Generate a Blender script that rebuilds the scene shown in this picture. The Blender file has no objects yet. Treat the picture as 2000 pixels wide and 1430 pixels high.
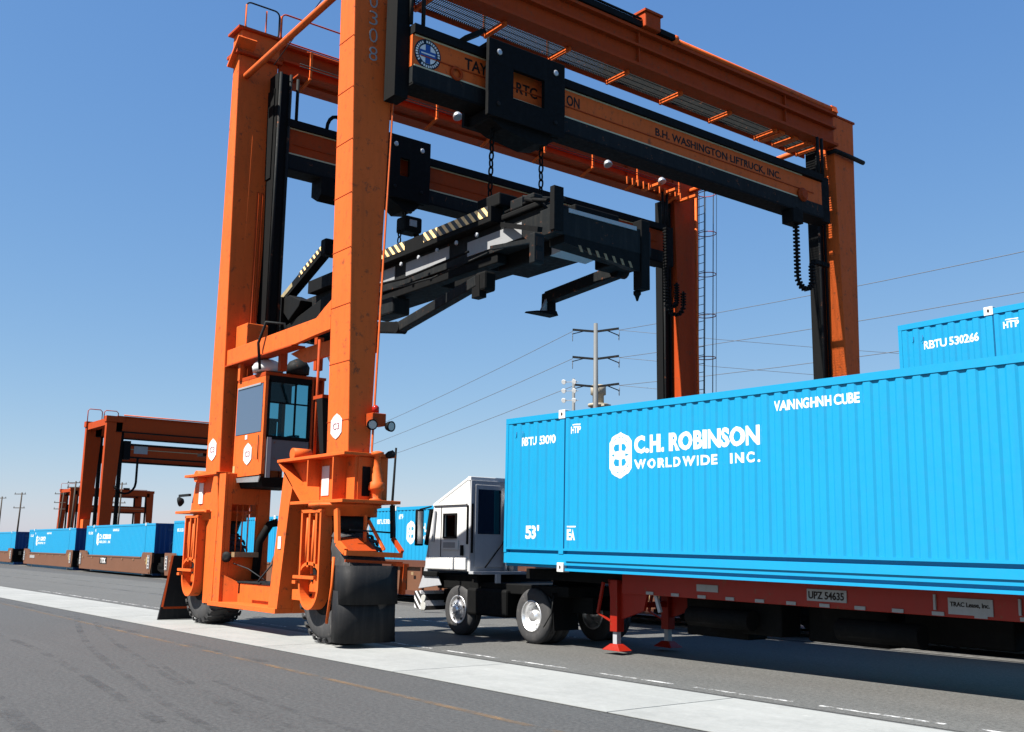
import bpy, bmesh, math, random
from mathutils import Vector, Matrix
random.seed(7)
S = bpy.context.scene
COL = S.collection
PI = math.pi

# ------------------------------------------------------------------ camera
YAW, PITCH, ROLL, FPX, EYE = 0.9141, 0.175, math.radians(0.8), 2039.2, 1.78
cam_d = bpy.data.cameras.new('camera'); cam = bpy.data.objects.new('camera', cam_d); COL.objects.link(cam)
_f = Vector((-math.sin(YAW)*math.cos(PITCH), math.cos(YAW)*math.cos(PITCH), math.sin(PITCH)))
_r = Vector((math.cos(YAW), math.sin(YAW), 0)); _u = _r.cross(_f)
_r2 = _r*math.cos(ROLL)+_u*math.sin(ROLL); _u2 = -_r*math.sin(ROLL)+_u*math.cos(ROLL)
cam.matrix_world = Matrix(((_r2.x, _u2.x, -_f.x, 0), (_r2.y, _u2.y, -_f.y, 0), (_r2.z, _u2.z, -_f.z, EYE), (0, 0, 0, 1)))
cam_d.sensor_width = 36; cam_d.lens = 36*FPX/2000; cam_d.clip_start = .1; cam_d.clip_end = 6000
S.camera = cam
# ------------------------------------------------------------------ light
SUN_DIR = Vector((-0.125, -1, 1.38)).normalized()      # towards the sun
elev = math.asin(SUN_DIR.z)
W = bpy.data.worlds.new('World'); S.world = W; W.use_nodes = True
nt = W.node_tree; nt.nodes.clear()
out = nt.nodes.new('ShaderNodeOutputWorld'); bg = nt.nodes.new('ShaderNodeBackground'); sky = nt.nodes.new('ShaderNodeTexSky')
sky.sky_type = 'NISHITA'; sky.sun_disc = False; sky.sun_elevation = elev
sky.sun_rotation = math.atan2(SUN_DIR.x, SUN_DIR.y) % (2*PI)
sky.air_density = 1.0; sky.dust_density = 0.3; sky.ozone_density = 5.0
bg.inputs['Strength'].default_value = 0.05
sx = nt.nodes.new('ShaderNodeSeparateColor'); cx = nt.nodes.new('ShaderNodeCombineColor'); nt.links.new(sky.outputs[0], sx.inputs[0])
for ch_i, (pw, k) in enumerate(((.95, .98), (.70, 1.46), (.38, 2.92))):   # bluer, flatter camera rendering of the sky
    p_ = nt.nodes.new('ShaderNodeMath'); p_.operation = 'POWER'; p_.inputs[1].default_value = pw; nt.links.new(sx.outputs[ch_i], p_.inputs[0])
    q_ = nt.nodes.new('ShaderNodeMath'); q_.operation = 'MULTIPLY'; q_.inputs[1].default_value = k; nt.links.new(p_.outputs[0], q_.inputs[0])
    nt.links.new(q_.outputs[0], cx.inputs[ch_i])
nt.links.new(cx.outputs[0], bg.inputs[0]); nt.links.new(bg.outputs[0], out.inputs[0])
sl = bpy.data.lights.new('sun', 'SUN'); sl.energy = 5.0; sl.angle = math.radians(.5); sl.color = (1, .95, .87)
so = bpy.data.objects.new('sun', sl); COL.objects.link(so); so.rotation_euler = SUN_DIR.to_track_quat('Z', 'Y').to_euler()
so.location = (0, 0, 60)
S.view_settings.view_transform = 'Standard'; S.view_settings.look = 'None'; S.view_settings.gamma = 1
S.view_settings.exposure = 1.45
S.render.engine = 'CYCLES'
S.cycles.max_bounces = 6

# ------------------------------------------------------------------ materials
def nodes(name):
    m = bpy.data.materials.new(name); m.use_nodes = True
    t = m.node_tree; b = t.nodes['Principled BSDF']
    return m, t, b
def N(t, typ, **kw):
    n = t.nodes.new(typ)
    for k, v in kw.items():
        if k in n.inputs: n.inputs[k].default_value = v
        else: setattr(n, k, v)
    return n
def noise(t, vec, scale, detail=4, rough=.6, stretch=None):
    if stretch:
        mp = t.nodes.new('ShaderNodeMapping'); mp.inputs['Scale'].default_value = stretch
        t.links.new(vec, mp.inputs[0]); vec = mp.outputs[0]
    n = t.nodes.new('ShaderNodeTexNoise'); n.inputs['Scale'].default_value = scale
    n.inputs['Detail'].default_value = detail; n.inputs['Roughness'].default_value = rough
    t.links.new(vec, n.inputs['Vector']); return n.outputs['Fac']
def ramp(t, fac, a, b, ca=(0, 0, 0, 1), cb=(1, 1, 1, 1)):
    r = t.nodes.new('ShaderNodeValToRGB'); e = r.color_ramp.elements
    e[0].position = a; e[0].color = ca; e[1].position = b; e[1].color = cb
    t.links.new(fac, r.inputs[0]); return r.outputs[0]
def mix(t, fac, a, b, mode='MIX'):
    m = t.nodes.new('ShaderNodeMix'); m.data_type = 'RGBA'; m.blend_type = mode
    for s, v in ((m.inputs[0], fac), (m.inputs[6], a), (m.inputs[7], b)):
        if hasattr(v, 'is_linked') or isinstance(v, bpy.types.NodeSocket): t.links.new(v, s)
        elif isinstance(v, (int, float)): s.default_value = v
        else: s.default_value = (*v, 1) if len(v) == 3 else v
    return m.outputs[2]
def paint(name, col, rough=.45, dirt=.35, rust=0.0, metal=0.0, streak=.3, dirtcol=(.05, .035, .025), var=.12, bump=.05):
    m, t, b = nodes(name)
    if not metal: col = [v*.465 for v in col]
    tc = t.nodes.new('ShaderNodeTexCoord').outputs['Object']
    n1 = noise(t, tc, .9, 5); n2 = noise(t, tc, 9, 5, .7); n3 = noise(t, tc, 3.2, 6, .65, (2.2, 2.2, .22))
    c = mix(t, n1, [max(0, v*(1-var)) for v in col], [min(1, v*(1+var)) for v in col])
    c = mix(t, ramp(t, n3, .5, .78, (0, 0, 0, 1), (streak, streak, streak, 1)), c, dirtcol)
    c = mix(t, ramp(t, n2, .56, .8, (0, 0, 0, 1), (dirt, dirt, dirt, 1)), c, dirtcol)
    if rust:
        n4 = noise(t, tc, 5.5, 8, .72)
        c = mix(t, ramp(t, n4, .62-rust*.15, .66, (0, 0, 0, 1), (.8, .8, .8, 1)), c, (.13, .045, .02))
    t.links.new(c, b.inputs['Base Color'])
    b.inputs['Metallic'].default_value = metal
    if not metal: b.inputs['Specular IOR Level'].default_value = .12 if max(col) < .03 or 'orange' in name else .25
    t.links.new(ramp(t, n2, .2, .9, (rough*.75,)*3+(1,), (min(1, rough*1.35),)*3+(1,)), b.inputs['Roughness'])
    if bump:
        bp = t.nodes.new('ShaderNodeBump'); bp.inputs['Strength'].default_value = bump; bp.inputs['Distance'].default_value = .02
        t.links.new(noise(t, tc, 2.3, 3), bp.inputs['Height']); t.links.new(bp.outputs[0], b.inputs['Normal'])
    return m
M = {}
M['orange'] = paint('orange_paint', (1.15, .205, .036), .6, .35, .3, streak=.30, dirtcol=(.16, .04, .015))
M['orange_old_shaded'] = paint('weathered_shaded_orange_paint', (.66, .085, .012), .65, .4, .3, streak=.3, dirtcol=(.07, .025, .012))  # shade of rear and distant crane steel is mixed into this worn orange
M['black'] = paint('black_grease_paint', (.006, .0065, .007), .8, .3, 0, streak=.2, dirtcol=(.016, .014, .011))
M['charcoal'] = paint('dark_grey_paint', (.016, .019, .021), .7, .35, 0.1, streak=.3, dirtcol=(.045, .04, .033))
M['rubber'] = paint('tyre_rubber', (.075, .075, .078), .8, .5, 0, streak=.2, dirtcol=(.16, .145, .13))
M['flap'] = paint('black_rubber_sheet', (.024, .025, .028), .6, .25, 0, streak=.3, dirtcol=(.06, .055, .05), bump=.25)
M['blue'] = paint('container_blue_paint', (.012, .43, .80), .45, .16, 0, streak=.22, dirtcol=(.015, .13, .30), var=.05, bump=.1)
M['navy'] = paint('container_shaded_end_blue', (.010, .10, .36), .45, .2, 0, streak=.2, dirtcol=(.02, .05, .12))  # container blue darkened: the shade on the end walls is put into the colour
M['white'] = paint('white_paint', (1.1, 1.1, 1.08), .45, .15, 0, streak=.12, dirtcol=(.4, .37, .32), var=.03)
M['lettering'] = paint('white_lettering', (1.2, 1.22, 1.22), .5, .1, 0, streak=.08, dirtcol=(.5, .6, .7), var=.02, bump=0)
M['palelet'] = paint('pale_blue_print', (.10, .22, .45), .5, .1, 0, streak=.05, bump=0)
M['cab_white'] = paint('truck_white_paint', (1.15, 1.15, 1.13), .3, .12, 0, streak=.12, dirtcol=(.35, .33, .3), var=.03)
M['grey'] = paint('grey_and_shaded_white_paint', (.62, .64, .68), .45, .2, 0, streak=.2, dirtcol=(.12, .11, .1))  # plain grey parts, and white truck panels with their shade put in
M['mid_grey'] = paint('mid_grey_paint', (.20, .205, .22), .5, .3, .1, streak=.3, dirtcol=(.06, .055, .05))
M['steel'] = paint('galvanised_steel', (.42, .43, .44), .4, .2, 0, .6, streak=.2, dirtcol=(.15, .14, .13))
M['chrome'] = paint('polished_aluminium', (.80, .80, .80), .35, .15, 0, .85, streak=.1, dirtcol=(.3, .3, .3), var=.03)
M['yellow'] = paint('yellow_paint', (.78, .55, .22), .5, .35, 0, streak=.3, dirtcol=(.1, .07, .03))
M['cream_line'] = paint('cream_stripe', (1.0, .88, .55), .5, .2, 0, streak=.2, dirtcol=(.2, .15, .08))
M['yellow_line'] = paint('pale_yellow_line', (.55, .45, .25), .55, .4, 0, streak=.3, dirtcol=(.08, .06, .04))
M['brown'] = paint('wagon_brown_paint', (.24, .105, .055), .62, .3, .15, streak=.35, dirtcol=(.10, .045, .025))
M['brown2'] = paint('wagon_dark_brown_paint', (.16, .058, .034), .62, .3, .25, streak=.4, dirtcol=(.06, .03, .02))
M['red'] = paint('trailer_red_paint', (.46, .020, .007), .42, .25, .1, streak=.25, dirtcol=(.12, .02, .01))
M['red_light'] = paint('red_lens', (.6, .02, .012), .2, .05, 0, streak=0, bump=0)
M['wood'] = paint('weathered_pole_timber', (.10, .075, .055), .8, .3, 0, streak=.4)
M['pale_steel'] = paint('pale_grey_pole_steel', (.22, .235, .24), .55, .15, 0, streak=.2)
M['cream'] = paint('cream_stack_paint', (.62, .55, .42), .6, .25, 0, streak=.3, dirtcol=(.3, .22, .15))
M['wire'] = paint('cable_black', (.05, .055, .06), .6, 0, 0, streak=0, bump=0)
M['wire_pale'] = paint('overhead_conductor', (.22, .24, .27), .5, 0, 0, streak=0, bump=0)
M['plate'] = paint('plate_grey', (.50, .51, .52), .45, .3, 0, streak=.3, dirtcol=(.15, .13, .12))
M['decal_red'] = paint('sticker_print_red', (.55, .16, .22), .5, 0, 0, streak=0, bump=0)
M['ink'] = paint('dark_print', (.028, .02, .018), .55, .2, 0, streak=.2, bump=0)
M['emblem_blue'] = paint('emblem_blue', (.02, .13, .50), .5, .1, 0, streak=.1, bump=0)
M['emblem_dark'] = paint('emblem_dark', (.010, .035, .06), .5, .1, 0, streak=.1, bump=0)
M['tan'] = paint('tan_fittings', (.45, .30, .16), .6, .3, .1, streak=.3)
M['lens'] = paint('lamp_lens', (.75, .76, .72), .15, .05, 0, streak=0, bump=0)
def glass(name, col, rough=.03):
    m, t, b = nodes(name)
    b.inputs['Base Color'].default_value = (*col, 1); b.inputs['Roughness'].default_value = rough
    b.inputs['Specular IOR Level'].default_value = .9
    return m
M['glass_dark'] = glass('dark_tinted_glass', (.004, .005, .006))
M['glass_blue'] = glass('blue_tinted_glass', (.05, .075, .12), .12)
m, t, b = nodes('clear_tinted_glass')
b.inputs['Base Color'].default_value = (.55, .85, .88, 1); b.inputs['Roughness'].default_value = .02
b.inputs['Transmission Weight'].default_value = 1; b.inputs['IOR'].default_value = 1.02
gl = t.nodes.new('ShaderNodeBsdfGlossy'); gl.inputs['Roughness'].default_value = .03; gl.inputs['Color'].default_value = (.8, .9, .9, 1)
tr = t.nodes.new('ShaderNodeBsdfTransparent'); tr.inputs['Color'].default_value = (.35, .62, .66, 1)
fr = t.nodes.new('ShaderNodeFresnel'); fr.inputs['IOR'].default_value = 1.35
mx = t.nodes.new('ShaderNodeMixShader'); t.links.new(fr.outputs[0], mx.inputs[0]); t.links.new(tr.outputs[0], mx.inputs[1]); t.links.new(gl.outputs[0], mx.inputs[2])
t.links.new(mx.outputs[0], t.nodes['Material Output'].inputs['Surface'])
M['glass_clear'] = m
# yellow and black hazard chevrons as flat print
def hazard(name, a, b2, scale, axis, slant):
    m, t, b = nodes(name)
    tc = t.nodes.new('ShaderNodeTexCoord').outputs['Object']
    sp = t.nodes.new('ShaderNodeSeparateXYZ'); t.links.new(tc, sp.inputs[0])
    ad = t.nodes.new('ShaderNodeMath'); ad.operation = 'MULTIPLY_ADD'
    t.links.new(sp.outputs['XYZ'.index(slant)], ad.inputs[0]); ad.inputs[1].default_value = 1.0; t.links.new(sp.outputs['XYZ'.index(axis)], ad.inputs[2])
    mu = t.nodes.new('ShaderNodeMath'); mu.operation = 'MULTIPLY'; mu.inputs[1].default_value = scale; t.links.new(ad.outputs[0], mu.inputs[0])
    fr = t.nodes.new('ShaderNodeMath'); fr.operation = 'FRACT'; t.links.new(mu.outputs[0], fr.inputs[0])
    gt = t.nodes.new('ShaderNodeMath'); gt.operation = 'GREATER_THAN'; gt.inputs[1].default_value = .45; t.links.new(fr.outputs[0], gt.inputs[0])
    c = mix(t, gt.outputs[0], a, b2)
    c = mix(t, ramp(t, noise(t, tc, 4, 6, .7), .5, .75, (0, 0, 0, 1), (.75, .75, .75, 1)), c, (.06, .05, .04))
    t.links.new(c, b.inputs['Base Color']); b.inputs['Roughness'].default_value = .5
    return m
M['hazard'] = hazard('hazard_stripes', (.85, .58, .25), (.02, .02, .02), 4.0, 'X', 'Z')
M['hazard_white'] = hazard('white_hazard_stripes', (.6, .6, .62), (.012, .012, .012), 5.5, 'X', 'Z')
# asphalt
def ground_mat(name, c1, c2, specks, marks=0.0, fine=60, dark=.62, bstr=.35):
    c1 = [v*.46 for v in c1]; c2 = [v*.46 for v in c2]
    m, t, b = nodes(name)
    tc = t.nodes.new('ShaderNodeTexCoord').outputs['Object']
    c = mix(t, ramp(t, noise(t, tc, .22, 6, .65), .3, .7), c1, c2)
    c = mix(t, ramp(t, noise(t, tc, .55, 9, .78), .52, .72, (0, 0, 0, 1), (.5,)*3+(1,)), c, [v*.55 for v in c1])
    c = mix(t, ramp(t, noise(t, tc, 2.6, 8, .8), .60, .78, (0, 0, 0, 1), (.6,)*3+(1,)), c, [min(1, v*1.7) for v in c2])
    st = noise(t, tc, 1.0, 5, .6, (.12, 1.6, 1))
    c = mix(t, ramp(t, st, .35, .7, (0, 0, 0, 1), (.45,)*3+(1,)), c, [v*.72 for v in c1])
    f = mix(t, .5, noise(t, tc, fine, 3, .8), noise(t, tc, fine*.3, 4, .75))
    c = mix(t, ramp(t, f, .40, .66), mix(t, dark, c, (0, 0, 0)), mix(t, specks, c, (.20, .20, .19)))
    if marks:
        v = t.nodes.new('ShaderNodeTexVoronoi'); v.feature = 'DISTANCE_TO_EDGE'; v.inputs['Scale'].default_value = .16
        wp = noise(t, tc, .5, 4); 
        va = t.nodes.new('ShaderNodeVectorMath'); va.operation = 'ADD'; t.links.new(tc, va.inputs[0])
        sc = t.nodes.new('ShaderNodeVectorMath'); sc.operation = 'SCALE'; sc.inputs['Scale'].default_value = 2.5
        nn = t.nodes.new('ShaderNodeTexNoise'); nn.inputs['Scale'].default_value = .6; t.links.new(tc, nn.inputs['Vector'])
        t.links.new(nn.outputs['Color'], sc.inputs[0]); t.links.new(sc.outputs[0], va.inputs[1]); t.links.new(va.outputs[0], v.inputs['Vector'])
        c = mix(t, ramp(t, v.outputs['Distance'], .0, .006, (marks,)*3+(1,), (0, 0, 0, 1)), c, (.02, .02, .02))
    t.links.new(c, b.inputs['Base Color']); b.inputs['Roughness'].default_value = .88
    bp = t.nodes.new('ShaderNodeBump'); bp.inputs['Strength'].default_value = bstr; bp.inputs['Distance'].default_value = .01
    t.links.new(f, bp.inputs['Height']); t.links.new(bp.outputs[0], b.inputs['Normal'])
    return m
M['asphalt'] = ground_mat('asphalt', (.082, .083, .086), (.104, .104, .106), .22, 0)
M['asphalt_pale'] = ground_mat('worn_pale_asphalt', (.165, .165, .156), (.215, .212, .20), .25, 0)
M['concrete'] = ground_mat('pale_concrete', (.475, .49, .475), (.565, .575, .555), .1, .0, 24, .15, .08)
M['ballast'] = ground_mat('track_ballast', (.10, .095, .09), (.2, .19, .175), .5, 0, 14)
def worn_paint(name, col, lo, hi, sc=3):
    m, t, b = nodes(name)
    tc = t.nodes.new('ShaderNodeTexCoord').outputs['Object']
    b.inputs['Base Color'].default_value = (*col, 1); b.inputs['Roughness'].default_value = .8
    tr = t.nodes.new('ShaderNodeBsdfTransparent'); mx = t.nodes.new('ShaderNodeMixShader')
    f = ramp(t, noise(t, tc, sc, 8, .75), lo, hi)
    t.links.new(f, mx.inputs[0]); t.links.new(tr.outputs[0], mx.inputs[1]); t.links.new(b.outputs[0], mx.inputs[2])
    t.links.new(mx.outputs[0], t.nodes['Material Output'].inputs['Surface'])
    return m
M['worn_yellow'] = worn_paint('worn_yellow_road_paint', (.16, .10, .05), .42, .72, 1.6)
M['worn_white'] = worn_paint('worn_white_road_paint', (.5, .5, .5), .46, .62, 5)
M['skid'] = worn_paint('tyre_rubber_smear', (.03, .03, .032), .45, 1.05, 1.1)

# ------------------------------------------------------------------ mesh helpers
class MB:
    def __init__(s, o=(0, 0, 0)): s.v = []; s.f = []; s.sm = []; s.o = Vector(o)
    def add(s, vs, fs, smooth=False):
        b = len(s.v); s.v += [Vector(p)-s.o for p in vs]
        for f in fs: s.f.append([b+i for i in f]); s.sm.append(smooth)
        return s
    def hexa(s, p):   # p: 4 bottom (ccw from above), 4 top
        return s.add(p, [(3, 2, 1, 0), (4, 5, 6, 7), (0, 1, 5, 4), (1, 2, 6, 5), (2, 3, 7, 6), (3, 0, 4, 7)])
    def box(s, x0, x1, y0, y1, z0, z1):
        x0, x1 = sorted((x0, x1)); y0, y1 = sorted((y0, y1)); z0, z1 = sorted((z0, z1))
        return s.hexa([(x0, y0, z0), (x1, y0, z0), (x1, y1, z0), (x0, y1, z0), (x0, y0, z1), (x1, y0, z1), (x1, y1, z1), (x0, y1, z1)])
    def prism(s, pts, d):     # polygon pts (3d list) extruded by vector d
        n = len(pts); P = [Vector(p) for p in pts]; d = Vector(d); nrm = Vector((0, 0, 0))
        for i in range(n): nrm += P[i].cross(P[(i+1) % n])
        if nrm.dot(d) > 0: P = P[::-1]
        return s.add(P+[p+d for p in P], [tuple(range(n)), tuple(range(2*n-1, n-1, -1))]+[(i, i+n, (i+1) % n+n, (i+1) % n) for i in range(n)])
    def xz(s, pts, y0, y1): return s.prism([(x, y0, z) for x, z in pts], (0, y1-y0, 0))
    def yz(s, pts, x0, x1): return s.prism([(x0, y, z) for y, z in pts], (x1-x0, 0, 0))
    def xy(s, pts, z0, z1): return s.prism([(x, y, z0) for x, y in pts], (0, 0, z1-z0))
    def tube(s, pts, r, n=8, closed=False, r1=None):
        P = [Vector(p) for p in pts]; k = len(P); vs = []; up0 = None
        for i, p in enumerate(P):
            if closed: t = (P[(i+1) % k]-P[i-1])
            else: t = P[min(i+1, k-1)]-P[max(i-1, 0)]
            t.normalize()
            a = Vector((0, 0, 1)) if abs(t.z) < .9 else Vector((1, 0, 0))
            if up0 is not None: a = up0
            u = (a-t*a.dot(t)); u.normalize(); w = t.cross(u); up0 = u
            rr = r if r1 is None else r+(r1-r)*i/(k-1)
            vs += [p+u*rr*math.cos(2*PI*j/n)+w*rr*math.sin(2*PI*j/n) for j in range(n)]
        fs = []
        for i in range(k if closed else k-1):
            a, b = i*n, ((i+1) % k)*n
            fs += [(a+j, a+(j+1) % n, b+(j+1) % n, b+j) for j in range(n)]
        s.add(vs, fs, True)
        if not closed:
            b0 = len(s.v)-len(vs)
            s.f.append([b0+j for j in range(n)][::-1]); s.sm.append(False)
            s.f.append([b0+(k-1)*n+j for j in range(n)]); s.sm.append(False)
        return s
    def beam(s, a, b, w, h, up=(0, 0, 1)):     # rectangular bar from a to b, w across, h along up
        a, b = Vector(a), Vector(b); t = (b-a).normalized(); up = Vector(up)
        u = (up-t*up.dot(t)).normalized(); x = t.cross(u)
        q = [(-1, -1), (1, -1), (1, 1), (-1, 1)]
        A = [a+x*i*w/2+u*j*h/2 for i, j in q]; B = [b+x*i*w/2+u*j*h/2 for i, j in q]
        return s.add(A+B, [(0, 1, 2, 3), (7, 6, 5, 4), (0, 4, 5, 1), (1, 5, 6, 2), (2, 6, 7, 3), (3, 7, 4, 0)])
    def lathe(s, c, axis, prof, n=24, smooth=True, caps=3):   # prof: (distance along axis, radius)
        c = Vector(c); ax = Vector(axis).normalized()
        a = Vector((0, 0, 1)) if abs(ax.z) < .9 else Vector((1, 0, 0)); u = (a-ax*a.dot(ax)).normalized(); w = ax.cross(u)
        vs = []
        for d, r in prof: vs += [c+ax*d+(u*math.cos(2*PI*j/n)+w*math.sin(2*PI*j/n))*max(r, 1e-4) for j in range(n)]
        fs = []
        for i in range(len(prof)-1): fs += [(i*n+j, i*n+(j+1) % n, (i+1)*n+(j+1) % n, (i+1)*n+j) for j in range(n)]
        s.add(vs, fs, smooth); b0 = len(s.v)-len(vs)
        if caps & 1: s.f.append([b0+j for j in range(n)][::-1]); s.sm.append(False)
        if caps & 2: s.f.append([b0+(len(prof)-1)*n+j for j in range(n)]); s.sm.append(False)
        return s
    def mesh(s, name, mat):
        me = bpy.data.meshes.new(name); me.from_pydata([tuple(v) for v in s.v], [], s.f); me.update()
        for p, k in zip(me.polygons, s.sm): p.use_smooth = k
        if mat: me.materials.append(M[mat] if isinstance(mat, str) else mat)
        return me
    def build(s, name, mat, parent=None, bevel=0, label=None):
        o = bpy.data.objects.new(name, s.mesh(name, mat)); COL.objects.link(o)
        if parent: o.parent = parent
        else: o.location = s.o
        if bevel:
            md = o.modifiers.new('bevel', 'BEVEL'); md.width = bevel; md.segments = 2; md.limit_method = 'ANGLE'; md.angle_limit = .6
        if label: o['label'] = label
        return o
def tag(o, label=None, cat=None, group=None, kind=None):
    if label: o['label'] = label
    if cat: o['category'] = cat
    if group: o['group'] = group
    if kind: o['kind'] = kind
    return o
def thing(name, label, cat, loc=(0, 0, 0), rz=0, group=None, ry=0):
    o = bpy.data.objects.new(name, None); COL.objects.link(o); o.location = loc; o.rotation_euler = (0, ry, rz)
    o.empty_display_size = .5
    return tag(o, label, cat, group)
def children(o): return [c for c in ALL_CH.get(o.name, [])]
def copy_tree(o, parent=None, chmap=None, skip=()):
    if chmap is None:
        chmap = {}
        for q in COL.objects:
            if q.parent: chmap.setdefault(q.parent.name, []).append(q)
    c = o.copy(); COL.objects.link(c)
    if parent: c.parent = parent
    for ch in chmap.get(o.name, []):
        if not any(ch.name.split('.')[0] == k for k in skip): copy_tree(ch, c, chmap, skip)
    return c
def struct(name, mb, mat): return tag(mb.build(name, mat), kind='structure')
_txt = {}
def text_mesh(body, bold=.02, spacing=1.0, ext=.004):
    k = (body, bold, spacing, ext)
    if k not in _txt:
        cu = bpy.data.curves.new('t', 'FONT'); cu.body = body; cu.size = 1; cu.offset = bold; cu.extrude = ext; cu.space_character = spacing
        cu.resolution_u = 3
        ob = bpy.data.objects.new('t', cu); COL.objects.link(ob); bpy.context.view_layer.update()
        me = bpy.data.meshes.new_from_object(ob)
        vs = [v.co.copy() for v in me.vertices]; fs = [tuple(p.vertices) for p in me.polygons]
        bpy.data.objects.remove(ob); bpy.data.curves.remove(cu); bpy.data.meshes.remove(me)
        x0 = min(v.x for v in vs); x1 = max(v.x for v in vs); y0 = min(v.y for v in vs); y1 = max(v.y for v in vs)
        _txt[k] = ([((v.x-x0)/(x1-x0), (v.y-y0)/(y1-y0), v.z) for v in vs], fs)
    return _txt[k]
def text(body, at, w, h, U, mat, parent, o=(0, 0, 0), name='lettering', bold=.02, V=(0, 0, 1), ext=.004, spacing=1.0):
    """lower-left corner at, width w along U, height h along V"""
    vs, fs = text_mesh(body, bold, spacing, ext); U = Vector(U); V = Vector(V); Nn = U.cross(V); at = Vector(at)
    mb = MB(o); mb.add([at+U*(x*w)+V*(y*h)+Nn*z for x, y, z in vs], fs)
    return mb.build(name, mat, parent)
UX, UY = (1, 0, 0), (0, 1, 0)
def disc(mb, c, U, V, r, d, n=24, rx=1, ry=1):
    c, U, V = Vector(c), Vector(U), Vector(V); Nn = U.cross(V)
    mb.prism([c+U*math.cos(2*PI*i/n)*r*rx+V*math.sin(2*PI*i/n)*r*ry for i in range(n)], Nn*d)
    return mb

# ------------------------------------------------------------------ the ground
def sheet(x0, x1, y0, y1, z, n=1): return MB().add([(x0, y0, z), (x1, y0, z), (x1, y1, z), (x0, y1, z)], [(0, 1, 2, 3)])
struct('ground', sheet(-2500, 2500, -1500, 3000, 0), 'asphalt')
struct('yard_surface', MB().add([(-260, 10.6, .004), (60, 10.6, .004), (60, 18.3, .004), (-260, 18.3, .004)], [(0, 1, 2, 3)]), 'asphalt_pale')
# runway of concrete slabs with recessed joints
slab_me = None
for i in range(60):
    L = 4.6; x = 14-i*L
    if slab_me is None:
        mb = MB().box(-L+.025, 0, 0, 2.12, -.03, .012); slab_me = mb.mesh('concrete_slab', 'concrete')
    if i == 0:
        runway = MB((0, 0, 0)).add([(-262, 8.34, .006), (14, 8.34, .006), (14, 10.48, .006), (-262, 10.48, .006)], [(0, 1, 2, 3)]).build('concrete_runway', 'asphalt'); tag(runway, kind='structure')
    o = bpy.data.objects.new('concrete_slab', slab_me); COL.objects.link(o); o.location = (x, 8.35, 0); o.parent = runway
struct('yellow_line', MB().add([(-45, 7.75, .004), (4, 6.75, .004), (4, 6.86, .004), (-45, 7.86, .004)], [(0, 1, 2, 3)]), 'worn_yellow')
mb = MB()
for i in range(26):
    x = -44+i*2.0; mb.box(x, x+1.6, 10.86, 10.92, .005, .008)
struct('white_line', mb, 'worn_white')
struct('white_line', MB().box(-40, -17, 14.9, 14.98, .005, .008), 'worn_white')
def arc_strip(cx, cy, r, a0, a1, w, z=.005, n=40):
    vs = []; fs = []
    for i in range(n+1):
        a = math.radians(a0+(a1-a0)*i/n)
        for rr in (r-w/2, r+w/2): vs.append((cx+rr*math.cos(a), cy+rr*math.sin(a), z))
    for i in range(n): fs.append((2*i, 2*i+1, 2*i+3, 2*i+2))
    return MB().add(vs, fs)
SK = [([(-28.83, 8.1), (-24.85, 7.03), (-20.53, 5.98), (-17.25, 5.33), (-14.5, 4.87), (-11.81, 4.44), (-8.5, 4.1)], .13),
      ([(-25.82, 7.68), (-21.47, 6.65), (-17.98, 6.01), (-13.93, 5.28), (-11.69, 4.99), (-8.8, 4.7)], .12),
      ([(-16.88, 5.97), (-13.3, 5.32), (-10.99, 5.04), (-8.7, 4.9)], .10), ([(-13.95, 5.78), (-11.82, 5.54), (-10.33, 5.44), (-8.4, 5.36)], .10),
      ([(-16.2, 3.2), (-13.2, 2.96), (-11.98, 2.85), (-9.5, 2.7)], .22), ([(-60, 8.0), (-40.98, 7.96), (-24.16, 7.56), (-20.36, 7.47), (-15.81, 7.35)], .16),
      ([(-50, 5.4), (-30, 5.1), (-20, 4.9), (-11, 4.0)], .14), ([(-20, 15.6), (-30, 14.3), (-45, 13.8), (-70, 13.9)], .3), ([(-22, 17.3), (-33, 16.2), (-48, 15.7), (-80, 15.9)], .3)]
for k, (pts, w) in enumerate(SK):
    P = []
    for i in range(len(pts)-1):
        p0, p1, p2, p3 = pts[max(i-1, 0)], pts[i], pts[i+1], pts[min(i+2, len(pts)-1)]
        for q in range(8):
            t = q/8; P.append(tuple(.5*(2*p1[c]+(p2[c]-p0[c])*t+(2*p0[c]-5*p1[c]+4*p2[c]-p3[c])*t*t+(3*p1[c]-p0[c]-3*p2[c]+p3[c])*t**3) for c in (0, 1)))
    P.append(pts[-1]); vs = []
    for i, p in enumerate(P):
        a, b = P[max(i-1, 0)], P[min(i+1, len(P)-1)]; d = Vector((b[0]-a[0], b[1]-a[1], 0)).normalized(); n_ = Vector((-d.y, d.x, 0))*w/2
        vs += [(p[0]+n_.x, p[1]+n_.y, .0095+.0004*k), (p[0]-n_.x, p[1]-n_.y, .0095+.0004*k)]
    struct('tyre_mark', MB().add(vs, [(2*i, 2*i+1, 2*i+3, 2*i+2) for i in range(len(P)-1)]), 'skid')
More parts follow.
